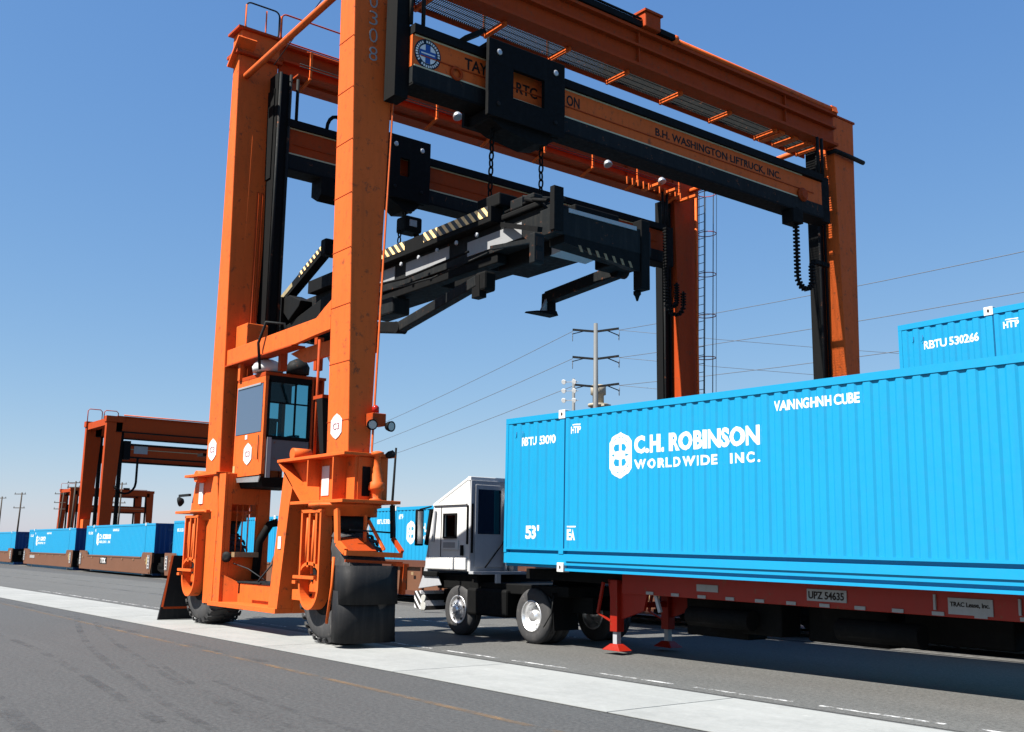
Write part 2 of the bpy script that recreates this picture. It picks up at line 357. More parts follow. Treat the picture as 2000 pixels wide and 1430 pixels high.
# railway: ballast strip and rails
TH = -.035                      # heading of the track
def ty(x): return 18.9+(-11-x)*.035
bal = MB()
bal.add([(-260, ty(-260)-.5, .009), (70, ty(70)-.5, .009), (70, ty(70)+3.3, .009), (-260, ty(-260)+3.3, .009)], [(0, 1, 2, 3)])
struct('track_bed', bal, 'ballast')
for dy in (.62, 2.05):
    mb = MB(); mb.hexa([(-260, ty(-260)+dy-.04, .005), (70, ty(70)+dy-.04, .005), (70, ty(70)+dy+.04, .005), (-260, ty(-260)+dy+.04, .005),
                        (-260, ty(-260)+dy-.035, .05), (70, ty(70)+dy-.035, .05), (70, ty(70)+dy+.035, .05), (-260, ty(-260)+dy+.035, .05)])
    struct('rail', mb, 'charcoal')

# ------------------------------------------------------------------ containers
def corr_xs(x0, x1, ya, yb, pitch=.25):
    n = max(1, round((x1-x0)/pitch)); p = (x1-x0)/n; out_ = []
    for i in range(n):
        b = x0+i*p; out_ += [(b, ya), (b+p*.40, ya), (b+p*.54, yb), (b+p*.86, yb)]
    return out_+[(x1, ya)]
def corr(mb, x0, x1, z0, z1, ya, yb, pitch=.25, flip=False):
    n = max(1, round((x1-x0)/pitch)); p = (x1-x0)/n; xs = []
    for i in range(n):
        b = x0+i*p; yb2 = yb; xs += [(b, ya), (b+p*.40, ya), (b+p*.54, yb2), (b+p*.86, yb2)]
    xs.append((x1, ya)); vs = []
    for x, y in xs: vs += [(x, y, z0), (x, y, z1)]
    fs = [(2*i, 2*i+2, 2*i+3, 2*i+1) for i in range(len(xs)-1)]
    if flip: fs = [f[::-1] for f in fs]
    mb.add(vs, fs)
def ch_emblem(root, c, h, U, mat='lettering', ink='blue', k=1):
    V = Vector((0, 0, 1)); U = Vector(U); Nn = U.cross(V); c = Vector(c); w = h*.76
    P = [(-.5, .28), (-.34, .40), (0, .5), (.34, .40), (.5, .28), (.5, -.28), (.34, -.40), (.06, -.5), (-.06, -.5), (-.34, -.40), (-.5, -.28)]
    mb = MB(); mb.prism([c+U*x*w+V*y*h for x, y in P], Nn*.006); e = mb.build('emblem', mat, root)
    mb = MB()
    for sx in (-1, 1):
        for sy in (-1, 1):      # four leaf-shaped cut-outs round a white cross
            q = c+Nn*.006+U*sx*w*.17+V*sy*h*.17
            mb.prism([q+U*sx*w*a_+V*sy*h*b_ for a_, b_ in ((-.10, -.07), (.07, -.08), (.13, .02), (.05, .10), (-.10, .10))], Nn*.003)
        q = c+Nn*.006+U*sx*w*.30
        mb.prism([q+U*sx*w*.07, q+V*h*.035-U*sx*w*.05, q-V*h*.035-U*sx*w*.05], Nn*.003)
    for a in range(18):
        t0 = a*2*PI/18; t1 = t0+.26
        pp = []
        for t_, r_ in ((t0, .395), (t1, .395), (t1, .38), (t0, .38)): pp.append(c+Nn*.006+U*math.cos(t_)*w*r_*1.05+V*math.sin(t_)*h*r_)
        mb.prism(pp, Nn*.003)
    mb.build('emblem_cutout', ink, e)
def container(label, loc, rz, L, inset, number, group, ry=0, logo_x=None, top_text='VAINNGHNH CUBE', fine=True):
    W, H = 2.59, 2.9
    r = thing('shipping_container', label, 'shipping container', loc, rz, group, ry)
    xa, xb = inset, L-inset
    for side in (0, 1):
        s = (lambda y: y) if side == 0 else (lambda y: W-y)
        mb = MB()
        for a, b in ((.10, xa-.07), (xa+.07, xb-.07), (xb+.07, L-.10)):
            mb = MB(); corr(mb, a, b, .40, H-.11, s(.010), s(.031), flip=side == 1)
            mb.build('side_panel', 'blue', r)
        mb = MB(); mb.box(.02, L-.02, s(.0), s(.12), H-.11, H); mb.build('top_rail', 'blue', r)
        mb = MB(); mb.box(.02, L-.02, s(.012), s(.12), .10, .30)
        if side == 0: mb.box(xa+.14, xb-.14, s(-.012), s(.012), .175, .29)
        mb.box(.02, L-.02, s(.07), s(.12), .045, .10); mb.box(xa+.12, xb-.12, s(0), s(.12), 0, .045); mb.build('bottom_rail', 'blue', r)
        MB().box(.12, L-.12, s(.075), s(.12), .30, .36).box(.08, L-.08, s(.004), s(.12), .36, .40).build('skirt_rail', 'blue', r)
        for x in (.02, L-.10): MB().box(x, x+.08, s(.002), s(.14), .30, H-.11).build('corner_post', 'blue', r)
        for x in (xa, xb):
            MB().box(x-.065, x+.065, s(.003), s(.10), .30, H-.11).build('side_post', 'blue', r)
            MB().box(x+.08, x+.088, s(.0), s(.05), .4, H-.12).build('seam', 'navy', r)
        for x in (xa, xb):
            for z in (-.02, H-.125):
                o = MB().box(x-.09, x+.09, s(-.012), s(.14), z, z+.165).build('corner_casting', 'white', r, .008)
                if side == 0:
                    d = MB(); disc(d, (x, s(-.012), z+.085), UX, (0, 0, 1), .022, .004, 12, 1, 1.5); d.build('lifting_hole', 'ink', o)
    MB().box(.04, L-.04, .06, W-.06, H-.05, H-.012).build('roof', 'blue', r)
    MB().box(.06, L-.06, .12, W-.12, .06, .2).build('floor', 'black', r)
    # closed end towards the track's far end, doors at the other
    MB().box(.025, .05, .14, W-.14, .1, H-.05).build('front_wall', 'navy', r)
    e = MB(); corr(e, .14, W-.14, .12, H-.12, L-.06, L-.02, .3)
    e.v = [Vector((v.y, v.x, v.z)) for v in e.v]; e.f = [f[::-1] for f in e.f]; e.build('end_wall', 'navy', r)
    MB().box(L-.08, L, .0, W, H-.12, H-.004).box(L-.08, L, 0, W, .003, .14).box(L-.08, L-.003, .004, .14, .14, H-.12).box(L-.08, L-.003, W-.14, W-.004, .14, H-.12).build('end_frame', 'navy', r)
    d = MB()
    for rr in (.42, .30, .16):
        d.tube([(L-.004, W/2+rr*math.cos(a*PI/12), 1.55+rr*math.sin(a*PI/12)) for a in range(24)], .035, 4, True)
    d.build('end_emblem', 'palelet', r)
    text(top_text, (L, W/2-.6, H-.42), 1.2, .14, UY, 'palelet', r, name='end_lettering')
    # lettering
    prof = []
    for a, b in ((.10, xa-.07), (xa+.07, xb-.07), (xb+.07, L-.10)): prof += corr_xs(a, b, .010, .031)
    def pr(x):
        for (p0, y0), (p1, y1) in zip(prof, prof[1:]):
            if p0 <= x <= p1: return y0+(y1-y0)*(x-p0)/max(1e-6, p1-p0)
        return .003
    def drape(vs, fs, name, off=.0025, mat='lettering', parent=None):
        """flat shape in x, z printed on to the corrugated side"""
        bm = bmesh.new(); bv = [bm.verts.new((v[0], 0, v[1])) for v in vs]
        for f in fs:
            try: bm.faces.new([bv[q] for q in f])
            except ValueError: pass
        lo, hi = min(v[0] for v in vs), max(v[0] for v in vs)
        for p0, _ in prof:
            if lo < p0 < hi: bmesh.ops.bisect_plane(bm, geom=bm.verts[:]+bm.edges[:]+bm.faces[:], plane_co=(p0, 0, 0), plane_no=(1, 0, 0))
        for v in bm.verts: v.co.y = pr(v.co.x)-off
        me = bpy.data.meshes.new(name); bm.to_mesh(me); bm.free(); me.materials.append(M[mat])
        o = bpy.data.objects.new(name, me); COL.objects.link(o); o.parent = parent or r; return o
    def print_text(body, x, z, w, h, bold=.02, spacing=1.0):
        vs, fs = text_mesh(body, bold, spacing, 0); drape([(x+v[0]*w, z+v[1]*h) for v in vs], fs, 'lettering')
    def rect(x, z, w, h): drape([(x, z), (x+w, z), (x+w, z+h), (x, z+h)], [(0, 1, 2, 3)], 'lettering_bar')
    k = inset/1.72
    print_text(number, .50*k, 2.33, 1.02*k, .17, bold=.03)
    print_text('53\'', .68*k, .56, .38*k, .26, bold=.04)
    print_text('HTP', xa+.22*k, 2.48, .27*k, .13, bold=.035); rect(xa+.26*k, 2.63, .22*k, .02)
    print_text('EA', xa+.16*k, .55, .22*k, .20, bold=.04); rect(xa+.16*k, .78, .24*k, .025)
    lx = logo_x if logo_x else xa+.85
    P = [(-.5, .28), (-.34, .40), (0, .5), (.34, .40), (.5, .28), (.5, -.28), (.34, -.40), (.06, -.5), (-.06, -.5), (-.34, -.40), (-.5, -.28)]
    ew, eh, ex, ez = .56, .80, lx+.28, 2.02
    em_ = drape([(ex+a*ew, ez+b*eh) for a, b in P], [tuple(range(len(P)))], 'emblem')
    cv, cf = [], []
    def cut(pts): cf.append(tuple(range(len(cv), len(cv)+len(pts)))); cv.extend(pts)
    for sx in (-1, 1):
        for sy in (-1, 1): cut([(ex+sx*ew*(.16+a), ez+sy*eh*(.15+b)) for a, b in ((-.09, -.05), (.06, -.07), (.12, .01), (.05, .08), (-.09, .09))])
        cut([(ex+sx*ew*.37, ez), (ex+sx*ew*.24, ez+.025), (ex+sx*ew*.24, ez-.025)])
    for a in range(16):
        t0 = a*2*PI/16; t1 = t0+.26
        cut([(ex+math.cos(q)*ew*rr*1.05, ez+math.sin(q)*eh*rr) for q, rr in ((t0, .40), (t1, .40), (t1, .385), (t0, .385))])
    drape(cv, cf, 'emblem_cutout', .0045, 'blue', em_)
    print_text('C.H. ROBINSON', lx+.63, 2.02, 2.66, .31, bold=.045)
    print_text('WORLDWIDE  INC.', lx+.63, 1.76, 2.66, .165, bold=.04, spacing=1.3)
    print_text(top_text, lx+3.58, 2.50, 1.45, .155, bold=.035)
    if fine:
        for xx in (.36, .56):
            MB().tube([(xx, .002, 2.62), (xx, .002, 2.52), (xx-.03, .002, 2.50)], .006, 5).build('vent_hook', 'navy', r)
    return r
G_TR = 'blue containers riding on the train'
container('long blue container with large white lettering, on the red trailer behind the white yard truck',
          (-16.43, 12.50, 1.45), .006, 16.15, 1.72, 'RBTU 53090', None, ry=.0105, logo_x=2.97)
container('blue container on top of the train stack, above the right end of the trailer container',
          (-11.60, 18.75, 3.46), TH, 16.15, 1.95, 'RBTU 530266', G_TR)
container('blue container low in the train, behind the long container on the red trailer',
          (-11.60, 18.75, .55), TH, 16.15, 1.95, 'RBTU 530266', G_TR, fine=False)
container('blue container on the train between the crane front wheel and the white truck',
          (-33.9, ty(-33.9)-.1, .33), TH, 15.3, 1.9, 'RBTU 530264', G_TR, fine=False)
container('blue container on the train, seen through the opening in the crane base frame',
          (-56.0, ty(-56)-.1, .20), TH, 15.3, 1.85, 'RBTU 530261', G_TR, fine=False)
container('blue container on the train above the brown wagon marked TTX, shaded end showing',
          (-74.1, ty(-74.1)-.1, .13), TH, 15.0, 1.85, 'RBTU 530258', G_TR, fine=False)
container('blue container on the train above the brown wagon with the small white plate',
          (-92.1, ty(-92.1)-.1, .02), TH, 15.2, 1.85, 'RBTU 530255', G_TR, fine=False)
container('blue container on the train cut off by the left edge of the picture',
          (-112.6, ty(-112.6)-.1, -.1), TH, 15.2, 1.85, 'RBTU 530251', G_TR, fine=False)
# ------------------------------------------------------------------ wagons
def bogie(r, x, W):
    for y in (.35, W-.45):
        MB().xz([(x-1.15, .55), (x-1.0, .72), (x-.35, .62), (x-.3, .85), (x+.3, .85), (x+.35, .62), (x+1.0, .72), (x+1.15, .55), (x+.9, .42), (x+.45, .34), (x-.45, .34), (x-.9, .42)], y, y+.14).build('bogie_frame', 'black', r)
    for dx in (-.85, .85):
        for y in (.52, W-.66):
            MB().lathe((x+dx, y, .55), (0, 1, 0), [(0, .10), (0, .34), (.02, .36), (.03, .42), (.12, .43), (.14, .46)], 20).build('wheel', 'charcoal', r)
        MB().tube([(x+dx, .5, .55), (x+dx, W-.5, .55)], .08, 8).build('axle', 'black', r)
def wagon(label, x0, L, style, plate=None, tail=False):
    lowdark = style == 2; style = min(style, 1)
    W = 2.95; mat = 'brown' if style == 0 else 'brown2'
    r = thing('well_wagon', label, 'rail wagon', (x0, ty(x0)-.28, 0), TH, 'brown well wagons of the train')
    for y in (0, W-.12):
        mb = MB()
        if style == 0:
            mb.xz([(.35, .22), (L-.35, .22), (L-.15, .85), (L-.15, 1.40), (L-1.9, 1.40), (L-2.1, 1.14), (1.9, 1.14), (1.7, 1.40), (.15, 1.40), (.15, .85)], y, y+.12)
            mb.build('side_sill', mat, r)
            mb = MB(); mb.box(.5, L-.5, y-.03, y-.001, .22, .32).box(2.2, L-2.2, y-.03, y-.001, 1.06, 1.139); mb.build('side_flange', mat, r)
        else:
            MB().box(.2, L-.2, y-.05, y+.12, 1.20, 1.42).build('top_chord', mat, r)
            zl = .74 if lowdark else .42
            MB().box(.6, L-.6, y-.05, y+.12, zl-.14, zl).build('bottom_chord', 'black' if lowdark else mat, r)
            if lowdark: MB().box(.8, L-.8, y+.02, y+.10, .30, .60).build('brake_rod', 'black', r)
            mb = MB().box(.5, L-.5, y+.05, y+.10, zl, 1.2); mb.build('side_panel', 'brown', r)
            n = int(L/1.15)
            for i in range(n+1): MB().box(.55+i*(L-1.2)/n, (.80 if lowdark else .65)+i*(L-1.2)/n, y-.04, y+.049, zl, 1.2).build('side_post', 'black' if lowdark else mat, r)
    MB().box(.3, L-.3, .12, W-.12, .28, .36).build('floor', 'black', r)
    MB().box(-.9, .18, .5, W-.5, .85, 1.15).build('end_platform', 'black', r)
    MB().box(L-.18, L+.9, .5, W-.5, .85, 1.15).build('end_platform', 'black', r)
    for x in (.15, L-.23): MB().box(x, x+.08, .05, W-.05, .25, 1.36).build('bulkhead', 'black', r)
    bogie(r, -1.0, W)
    if tail:
        bogie(r, L+.8, W); bogie(r, L+2.9, W)
        MB().box(L-.1, L+4.0, .3, W-.3, .5, 1.1).build('draft_sill', 'black', r)
        MB().box(L+.4, L+3.6, -.02, .4, .62, 1.15).build('equipment_box', 'black', r)
    MB().box(-1.9, .1, .35, W-.35, .5, .84).build('draft_sill', 'black', r)
    for x in (.45, L-.75):
        mb = MB(); mb.box(x, x+.05, -.06, -.01, .5, 1.25).box(x+.25, x+.3, -.06, -.01, .5, 1.25)
        for k in range(4): mb.box(x+.05, x+.25, -.055, -.015, .55+k*.18, .58+k*.18)
        mb.build('ladder', 'white' if style == 0 else 'tan', r)
    for i in range(7):
        x = 1.1+i*(L-2.4)/6
        MB().box(x, x+.16, -.036, -.031 if style == 0 else -.051, .93, 1.03).build('reflector', 'tan', r)
    MB().box(L-1.0, L-.84, -.052, -.002, .74, 1.14).build('marker_plate', 'yellow', r)
    if plate == 'TTX':
        p = MB().box(5.4, 7.0, -.018, -.002, .62, 1.02).build('name_plate', 'ink', r)
        text('TTX', (5.6, -.02, .66), 1.2, .32, UX, 'white', r, bold=.06)
    elif plate:
        MB().box(2.6, 4.3, -.018, -.002, .70, .92).build('name_plate', 'plate', r)
    return r
wagon('brown well wagon under the blue container at the left edge of the picture', -113.4, 16.2, 0)
wagon('brown well wagon with a small white plate, second from the left edge of the picture', -92.8, 16.3, 0, 'x')
wagon('brown well wagon marked TTX in white letters, behind the crane rear wheel', -74.9, 16.2, 0, 'TTX')
wagon('brown well wagon passing behind the crane base frame', -56.8, 16.6, 0)
wagon('dark brown ribbed well wagon between the crane rubber flap and the white truck', -37.0, 19.0, 1, tail=True)
wagon('dark brown ribbed well wagon seen beneath the red trailer', -12.4, 17.6, 2)
#PART2

# ------------------------------------------------------------------ the gantry crane
O = (-21.0, 18.0, 0.0)
def C(): return MB(O)
crane = thing('gantry_crane', 'large orange rubber tyred gantry crane straddling the truck lane and the train', 'gantry crane', O, 0, 'orange gantry cranes')
def part(mb, name, mat, bevel=0, parent=None, label=None): return mb.build(name, mat, parent or crane, bevel, label)
def sub(mb, name, mat, p, bevel=0): return mb.build(name, mat, p, bevel)
# legs: rings of (x0, x1, y0, y1, z)
def leg(a, b, name='leg', mat='orange'):
    (ax0, ax1, ay0, ay1, az), (bx0, bx1, by0, by1, bz) = a, b
    return part(C().hexa([(ax0, ay0, az), (ax1, ay0, az), (ax1, ay1, az), (ax0, ay1, az), (bx0, by0, bz), (bx1, by0, bz), (bx1, by1, bz), (bx0, by1, bz)]), name, mat, .02)
lf = leg((-18.36, -17.50, 9.60, 10.08, 3.58), (-18.66, -18.10, 9.60, 10.72, 14.8))
lr = leg((-24.52, -23.66, 9.60, 10.22, 3.46), (-24.40, -24.06, 9.60, 10.68, 14.2))
rf = leg((-18.3, -17.30, 25.42, 25.86, 2.6), (-18.25, -17.62, 25.60, 26.66, 14.8))
rr = leg((-24.6, -23.6, 25.40, 26.0, 2.6), (-24.5, -24.0, 25.45, 26.75, 14.8), 'leg', 'orange_old_shaded')  # darker orange carries the shade on this leg
# leg edge strips and conduits
sub(C().beam((-17.47, 10.10, 3.6), (-18.07, 10.745, 14.7), .03, .05), 'edge_strip', 'orange', lf)
sub(C().tube([(-23.66, 9.9, 3.8), (-23.85, 9.95, 8), (-24.0, 10.05, 12.2)], .022, 6), 'conduit', 'orange', lr)
for yy in (10.15, 10.26):
    sub(C().tube([(-23.62, yy, 3.6), (-23.92, yy+.12, 10.6)], .03, 6), 'hydraulic_pipe', 'orange_old_shaded', lr)
for q in range(9):
    z = 4.2+q*1.15; k_ = (z-3.58)/11.22
    sub(C().box(-18.36-.30*k_, -17.50-.60*k_, 9.592, 9.601, z, z+.012), 'weld_seam', 'orange_old_shaded', lf)
# digits down the leg
for ch, z in (('0', 13.02), ('3', 12.62), ('0', 12.22), ('8', 11.80), ('0', 13.42)):
    k = (z-3.58)/11.22; x = -17.50-.60*k
    text(ch, (x+.006, 9.95, z), .20, .31, UY, 'plate', lf, O, 'digit', bold=-.012)
def sticker(c, U, r, parent, ttl='C3'):
    d = C(); c = Vector(c); U = Vector(U); Nn = U.cross(Vector((0, 0, 1)))
    P = [(0, 1), (.5, .8), (.95, .5), (.95, -.5), (.5, -.8), (0, -1), (-.5, -.8), (-.95, -.5), (-.95, .5), (-.5, .8)]
    d.prism([c+U*a*r*.92+Vector((0, 0, 1))*b*r for a, b in P], Nn*.006); s_ = d.build('sticker', 'white', parent)
    text(ttl, c+Nn*.008-U*r*.5-Vector((0, 0, r*.25)), r, r*.5, U, 'decal_red', parent, O, 'sticker_print', bold=0)
sticker((-17.98, 9.592, 4.10), UX, .25, lf)
sticker((-24.14, 9.592, 4.06), UX, .27, lr)
# masts on the inner side of each leg
for (x0, x1, y0, y1, z0, z1) in ((-18.95, -18.62, 10.50, 10.72, 7.3, 13.7), (-24.0, -23.5, 10.46, 10.80, 6.6, 13.75), (-18.35, -17.98, 25.22, 25.42, 3, 13.7), (-24.45, -24.15, 25.0, 25.4, 3, 13.7)):
    m_ = part(C().box(x0, x1, y0, y1, z0, z1), 'lifting_mast', 'black')
    xm = x1+.02
    for q in (-.12, .16): sub(C().tube([(x1+.03, (y0+y1)/2+q, z0+.4), (x1+.03, (y0+y1)/2+q, z1)], .04, 6), 'lifting_cylinder', 'charcoal', m_)
# lift beams
def lift_beam(xf, depth, y0, y1):
    x0 = xf-depth
    b = part(C().box(x0, xf-.02, y0, y1, 11.62, 12.34), 'lift_beam', 'orange' if xf > -20 else 'orange_old_shaded', 0)
    sub(C().box(x0-.08, xf+.07, y0, y1, 12.36, 12.56), 'top_flange', 'black', b)
    sub(C().box(x0-.06, xf+.02, y0, y1, 11.25, 11.64), 'bottom_flange', 'charcoal', b)
    sub(C().box(x0-.09, xf+.05, y0, y1, 11.25-.03, 11.27), 'bottom_plate', 'black', b)
    for z in (12.335, 11.66): sub(C().box(xf-.02, xf-.006, y0+.05, y1-.9, z-.006, z+.030), 'yellow_stripe', 'cream_line', b)
    sub(C().box(xf-.02, xf+.004, y0+.2, y1-.4, 11.92, 11.94), 'weld_rib', 'orange_old_shaded', b)
    sub(C().box(x0-.14, xf-.14, y0-.32, y0-.0, 10.95, 13.35), 'end_carriage', 'black', b)
    sub(C().box(x0-.10, xf-.12, y1-.02, y1+.5, 11.25, 12.6), 'end_carriage', 'black', b)
    for q in (-.05, .25): sub(C().tube([(xf-.1, y0+.05+q, 12.6), (xf-.1, y0+.05+q, 13.75)], .045, 8), 'lifting_rod', 'charcoal', b)
    for q in (0, .2): sub(C().tube([(xf-.1, y1+q, 12.6), (xf-.1, y1+q, 13.75)], .045, 8), 'lifting_rod', 'charcoal', b)
    return b
b1 = lift_beam(-17.30, .42, 10.62, 24.5); b2 = lift_beam(-23.5, .42, 10.75, 24.5)
U0 = UY
text('TAYLOR', (-17.318, 11.95, 11.98), 1.22, .26, UY, 'ink', b1, O)
text('RTC', (-17.318, 13.36, 11.84), .60, .26, UY, 'ink', b1, O)
text('ON', (-17.318, 14.84, 11.97), .40, .26, UY, 'ink', b1, O)
text('B.H. WASHINGTON LIFTRUCK, INC.', (-17.318, 17.75, 11.96), 4.9, .24, UY, 'ink', b1, O)
# round emblem
d = C(); disc(d, (-17.32, 11.0, 12.0), UY, (0, 0, 1), .33, .008, 32); em = sub(d, 'emblem', 'emblem_dark', b1)
d = C(); disc(d, (-17.312, 11.0, 12.0), UY, (0, 0, 1), .215, .004, 32); sub(d, 'emblem_disc', 'lettering', b1)
d = C(); d.box(-17.31, -17.304, 10.94, 11.06, 11.79, 12.21); d.box(-17.31, -17.303, 10.79, 11.21, 11.93, 12.07); sub(d, 'emblem_cross', 'emblem_blue', b1)
d = C(); d.box(-17.31, -17.300, 10.83, 11.17, 11.985, 12.015); sub(d, 'emblem_lettering', 'lettering', b1)
d = C()
for i in range(30):
    if i % 10 == 9: continue
    a = i*2*PI/30; u = Vector((0, math.cos(a), math.sin(a))); c_ = Vector((-17.308, 11.0, 12.0))+u*.272; w = Vector((1, 0, 0)).cross(u)
    d.prism([c_+u*.026+w*.018, c_+u*.026-w*.018, c_-u*.026-w*.018, c_-u*.026+w*.018], (.003, 0, 0))
sub(d, 'emblem_ring_lettering', 'lettering', b1)
# lugs and shackles on the beams
sub(C().tube([(-17.28, 11.72+.13*math.cos(a*PI/8), 11.78+.13*math.sin(a*PI/8)) for a in range(16)], .035, 6, True), 'lifting_eye', 'orange_old_shaded', b1)
sub(C().lathe((-17.30, 23.55, 11.75), (1, 0, 0), [(0, .20), (.06, .20), (.07, .13), (.12, .13)], 16), 'pulley', 'orange_old_shaded', b1)
sub(C().box(-17.6, -17.2, 23.0, 23.45, 10.85, 11.24), 'cable_bracket', 'black', b1, .02)
sub(C().xz([(-23.95, 11.22), (-23.4, 11.22), (-23.4, 10.75), (-23.6, 10.6), (-23.95, 10.8)], 11.75, 12.25), 'cable_bracket', 'black', b2)
sub(C().tube([(-23.6, 12.2+.27*math.cos(a), 12.62+.42*math.sin(a)) for a in [k*PI/8 for k in range(9)]], .05, 8), 'hose_guide', 'black', b2)
# main girders
def girder(xf, old, brackets):
    mat = 'orange_old_shaded'
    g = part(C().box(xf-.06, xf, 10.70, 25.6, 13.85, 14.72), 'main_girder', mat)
    sub(C().box(xf-.30, xf+.16, 10.70, 25.6, 14.72, 14.80), 'top_flange', mat, g)
    sub(C().box(xf-.30, xf+.16, 10.70, 25.6, 13.77, 13.85), 'bottom_flange', mat, g)
    sub(C().box(xf+.0, xf+.15, 10.75, 25.55, 14.30, 14.36), 'stiffener_rail', mat, g)
    for k in (2.45, 5.1):
        y = 12.0+k*2.2
        sub(C().box(xf+.0, xf+.09, y, y+.03, 13.85, 14.72), 'stiffener_plate', mat, g)
    return g
g1 = girder(-17.60, True, 0); g2 = girder(-24.05, True, 1)
sub(C().tube([(-17.5, 18.75, 14.90), (-17.5, 25.45, 14.90)], .075, 10), 'top_pipe', 'orange', g1)
sub(C().lathe((-17.5, 18.70, 14.90), (0, 1, 0), [(-.16, .06), (-.14, .13), (0, .15), (.04, .08)], 12), 'pipe_end', 'orange', g1)
sub(C().box(-17.72, -17.40, 10.8, 17.4, 14.82, 14.98), 'cable_tray', 'black', g1)
sub(C().box(-17.45, -17.40, 10.8, 17.4, 15.02, 15.06), 'tray_rail', 'black', g1)
jb = sub(C().box(-17.68, -17.30, 17.42, 17.98, 14.82, 15.22), 'junction_box', 'orange_old_shaded', g1, .03)
sub(C().box(-17.72, -17.26, 17.38, 18.02, 15.22, 15.28), 'box_lid', 'orange_old_shaded', g1)
sub(C().box(-17.6, -17.35, 18.02, 18.55, 14.82, 14.96), 'cable_clamp', 'black', g1)
sub(C().xz([(-17.8, 14.8), (-17.4, 14.8), (-17.45, 15.0), (-17.75, 15.0)], 25.35, 25.6), 'end_block', 'orange', g1)
# grating walkway inside the front girder
wk = part(C().box(-18.62, -18.58, 10.9, 25.5, 13.70, 13.84), 'walkway', 'orange_old_shaded')
gr = C()
for i in range(260): gr.box(-18.57, -17.80, 10.95+i*.056, 10.963+i*.056, 13.80, 13.83)
for x in (-18.4, -18.2, -18.0): gr.box(x, x+.008, 10.95, 25.45, 13.785, 13.80)
tag(sub(gr, 'grating', 'charcoal', wk), kind='stuff')
for i in range(8):
    y = 11.4+i*1.95
    sub(C().box(-18.60, -17.78, y, y+.07, 13.66, 13.78), 'outrigger', 'orange', wk)
    sub(C().box(-18.64, -18.60, y, y+.05, 13.84, 14.9), 'rail_post', 'orange_old_shaded', wk)
sub(C().tube([(-18.62, 10.95, 14.9), (-18.62, 25.45, 14.9)], .02, 6), 'handrail', 'orange_old_shaded', wk)
for i in range(3):
    y = 23.3+i*.62
    sub(C().box(-18.60, -17.78, y, y+.22, 13.68, 13.78), 'foot_plate', 'orange', wk)
# walkway with brackets on the rear girder
wk2 = part(C().box(-23.98, -23.52, 11.0, 25.4, 13.84, 13.88), 'walkway', 'orange_old_shaded')
for i in range(8):
    y = 11.3+i*1.98
    sub(C().box(-23.50, -23.45, y, y+.06, 13.86, 14.55), 'rail_post', 'orange', wk2)
    sub(C().beam((-23.46, y+.03, 13.82), (-24.0, y-.02, 13.62), .07, .07), 'bracket_foot', 'orange', wk2)
for i in (6.3, 6.7, 7.2):
    y = 11.3+i*1.98; sub(C().box(-23.9, -23.1, y, y+.16, 13.72, 13.80), 'outrigger', 'orange', wk2)
sub(C().tube([(-23.47, 11.2, 14.52), (-23.47, 25.3, 14.52)], .018, 6), 'handrail', 'orange_old_shaded', wk2)
for z in (14.05, 14.12): sub(C().tube([(-23.44, 11.0, z), (-23.44, 25.2, z-.05)], .014, 5), 'conduit', 'wire', wk2)
for y in (12.7, 15.9, 21.75, 24.2):
    l_ = sub(C().lathe((-23.35, y, 14.02), (.4, 0, -.9), [(-.10, .04), (-.08, .09), (0, .13), (.07, .14), (.08, .12)], 14), 'floodlight', 'steel', wk2)
for i in range(11):
    y = 22.6+i*.25
    sub(C().box(-23.4, -23.34, y, y+.05, 13.55+.02*(i % 3), 13.80), 'hose_clamp', 'orange', wk2)
# guard rails on the rear girder
def loop(y0, y1, z0, z1, x):
    r_ = .14; P = []
    for cy, cz, a0 in ((y1-r_, z1-r_, 0), (y0+r_, z1-r_, 90), (y0+r_, z0+r_, 180), (y1-r_, z0+r_, 270)):
        for k in range(5): a = math.radians(a0+k*22.5); P.append((x, cy+r_*math.cos(a), cz+r_*math.sin(a)))
    return C().tube(P, .022, 6, True)
for a, b in ((9.93, 10.88), (10.95, 12.9), (12.97, 15.0), (15.07, 17.1)):
    part(loop(a, b, 15.22, 16.0, -24.6), 'guard_rail', 'charcoal' if a < 10.9 else 'orange_old_shaded')
for y in (9.93, 10.5, 10.92, 12.93, 15.03): part(C().tube([(-24.58, y, 14.75), (-24.58, y, 15.9)], .02, 6), 'rail_post', 'orange')
for y in (22.2, 22.9, 23.6, 24.3, 25.0): part(C().tube([(-24.9, y, 14.8), (-24.9, y, 15.75)], .022, 6), 'rail_post', 'charcoal')
part(C().tube([(-24.9, 22.2, 15.75), (-24.9, 25.0, 15.75)], .022, 6), 'guard_rail', 'charcoal')
# leg heads, ties
part(C().box(-24.62, -23.95, 9.50, 10.75, 14.20, 14.28), 'leg_head_plate', 'orange_old_shaded')
part(C().box(-24.55, -24.0, 9.62, 10.68, 14.28, 14.86), 'leg_head', 'orange', .02)
part(C().box(-24.64, -23.92, 9.50, 10.78, 14.86, 14.92), 'leg_head_plate', 'orange_old_shaded')
part(C().beam((-24.45, 9.7, 13.95), (-23.8, 9.7, 14.55), .5, .06, (0, 0, 1)), 'gusset', 'orange')
part(C().tube([(-24.0, 9.8, 13.62), (-18.5, 9.8, 13.80)], .085, 12), 'tie_tube', 'orange')
part(C().tube([(-24.5, 26.3, 14.3), (-17.9, 26.3, 14.4)], .085, 12), 'tie_tube', 'orange')
part(C().tube([(-23.7, 10.4, 14.0), (-18.7, 10.4, 15.4)], .012, 5), 'stay_cable', 'wire')
part(C().tube([(-17.75, 25.5, 13.62), (-17.5, 25.5, 13.62), (-17.45, 26.1, 13.58), (-17.45, 26.85, 13.55)], .07, 8), 'pipe_bracket', 'charcoal')
part(C().box(-18.5, -17.60, 25.50, 26.72, 14.80, 14.86), 'leg_head_plate', 'orange_old_shaded')
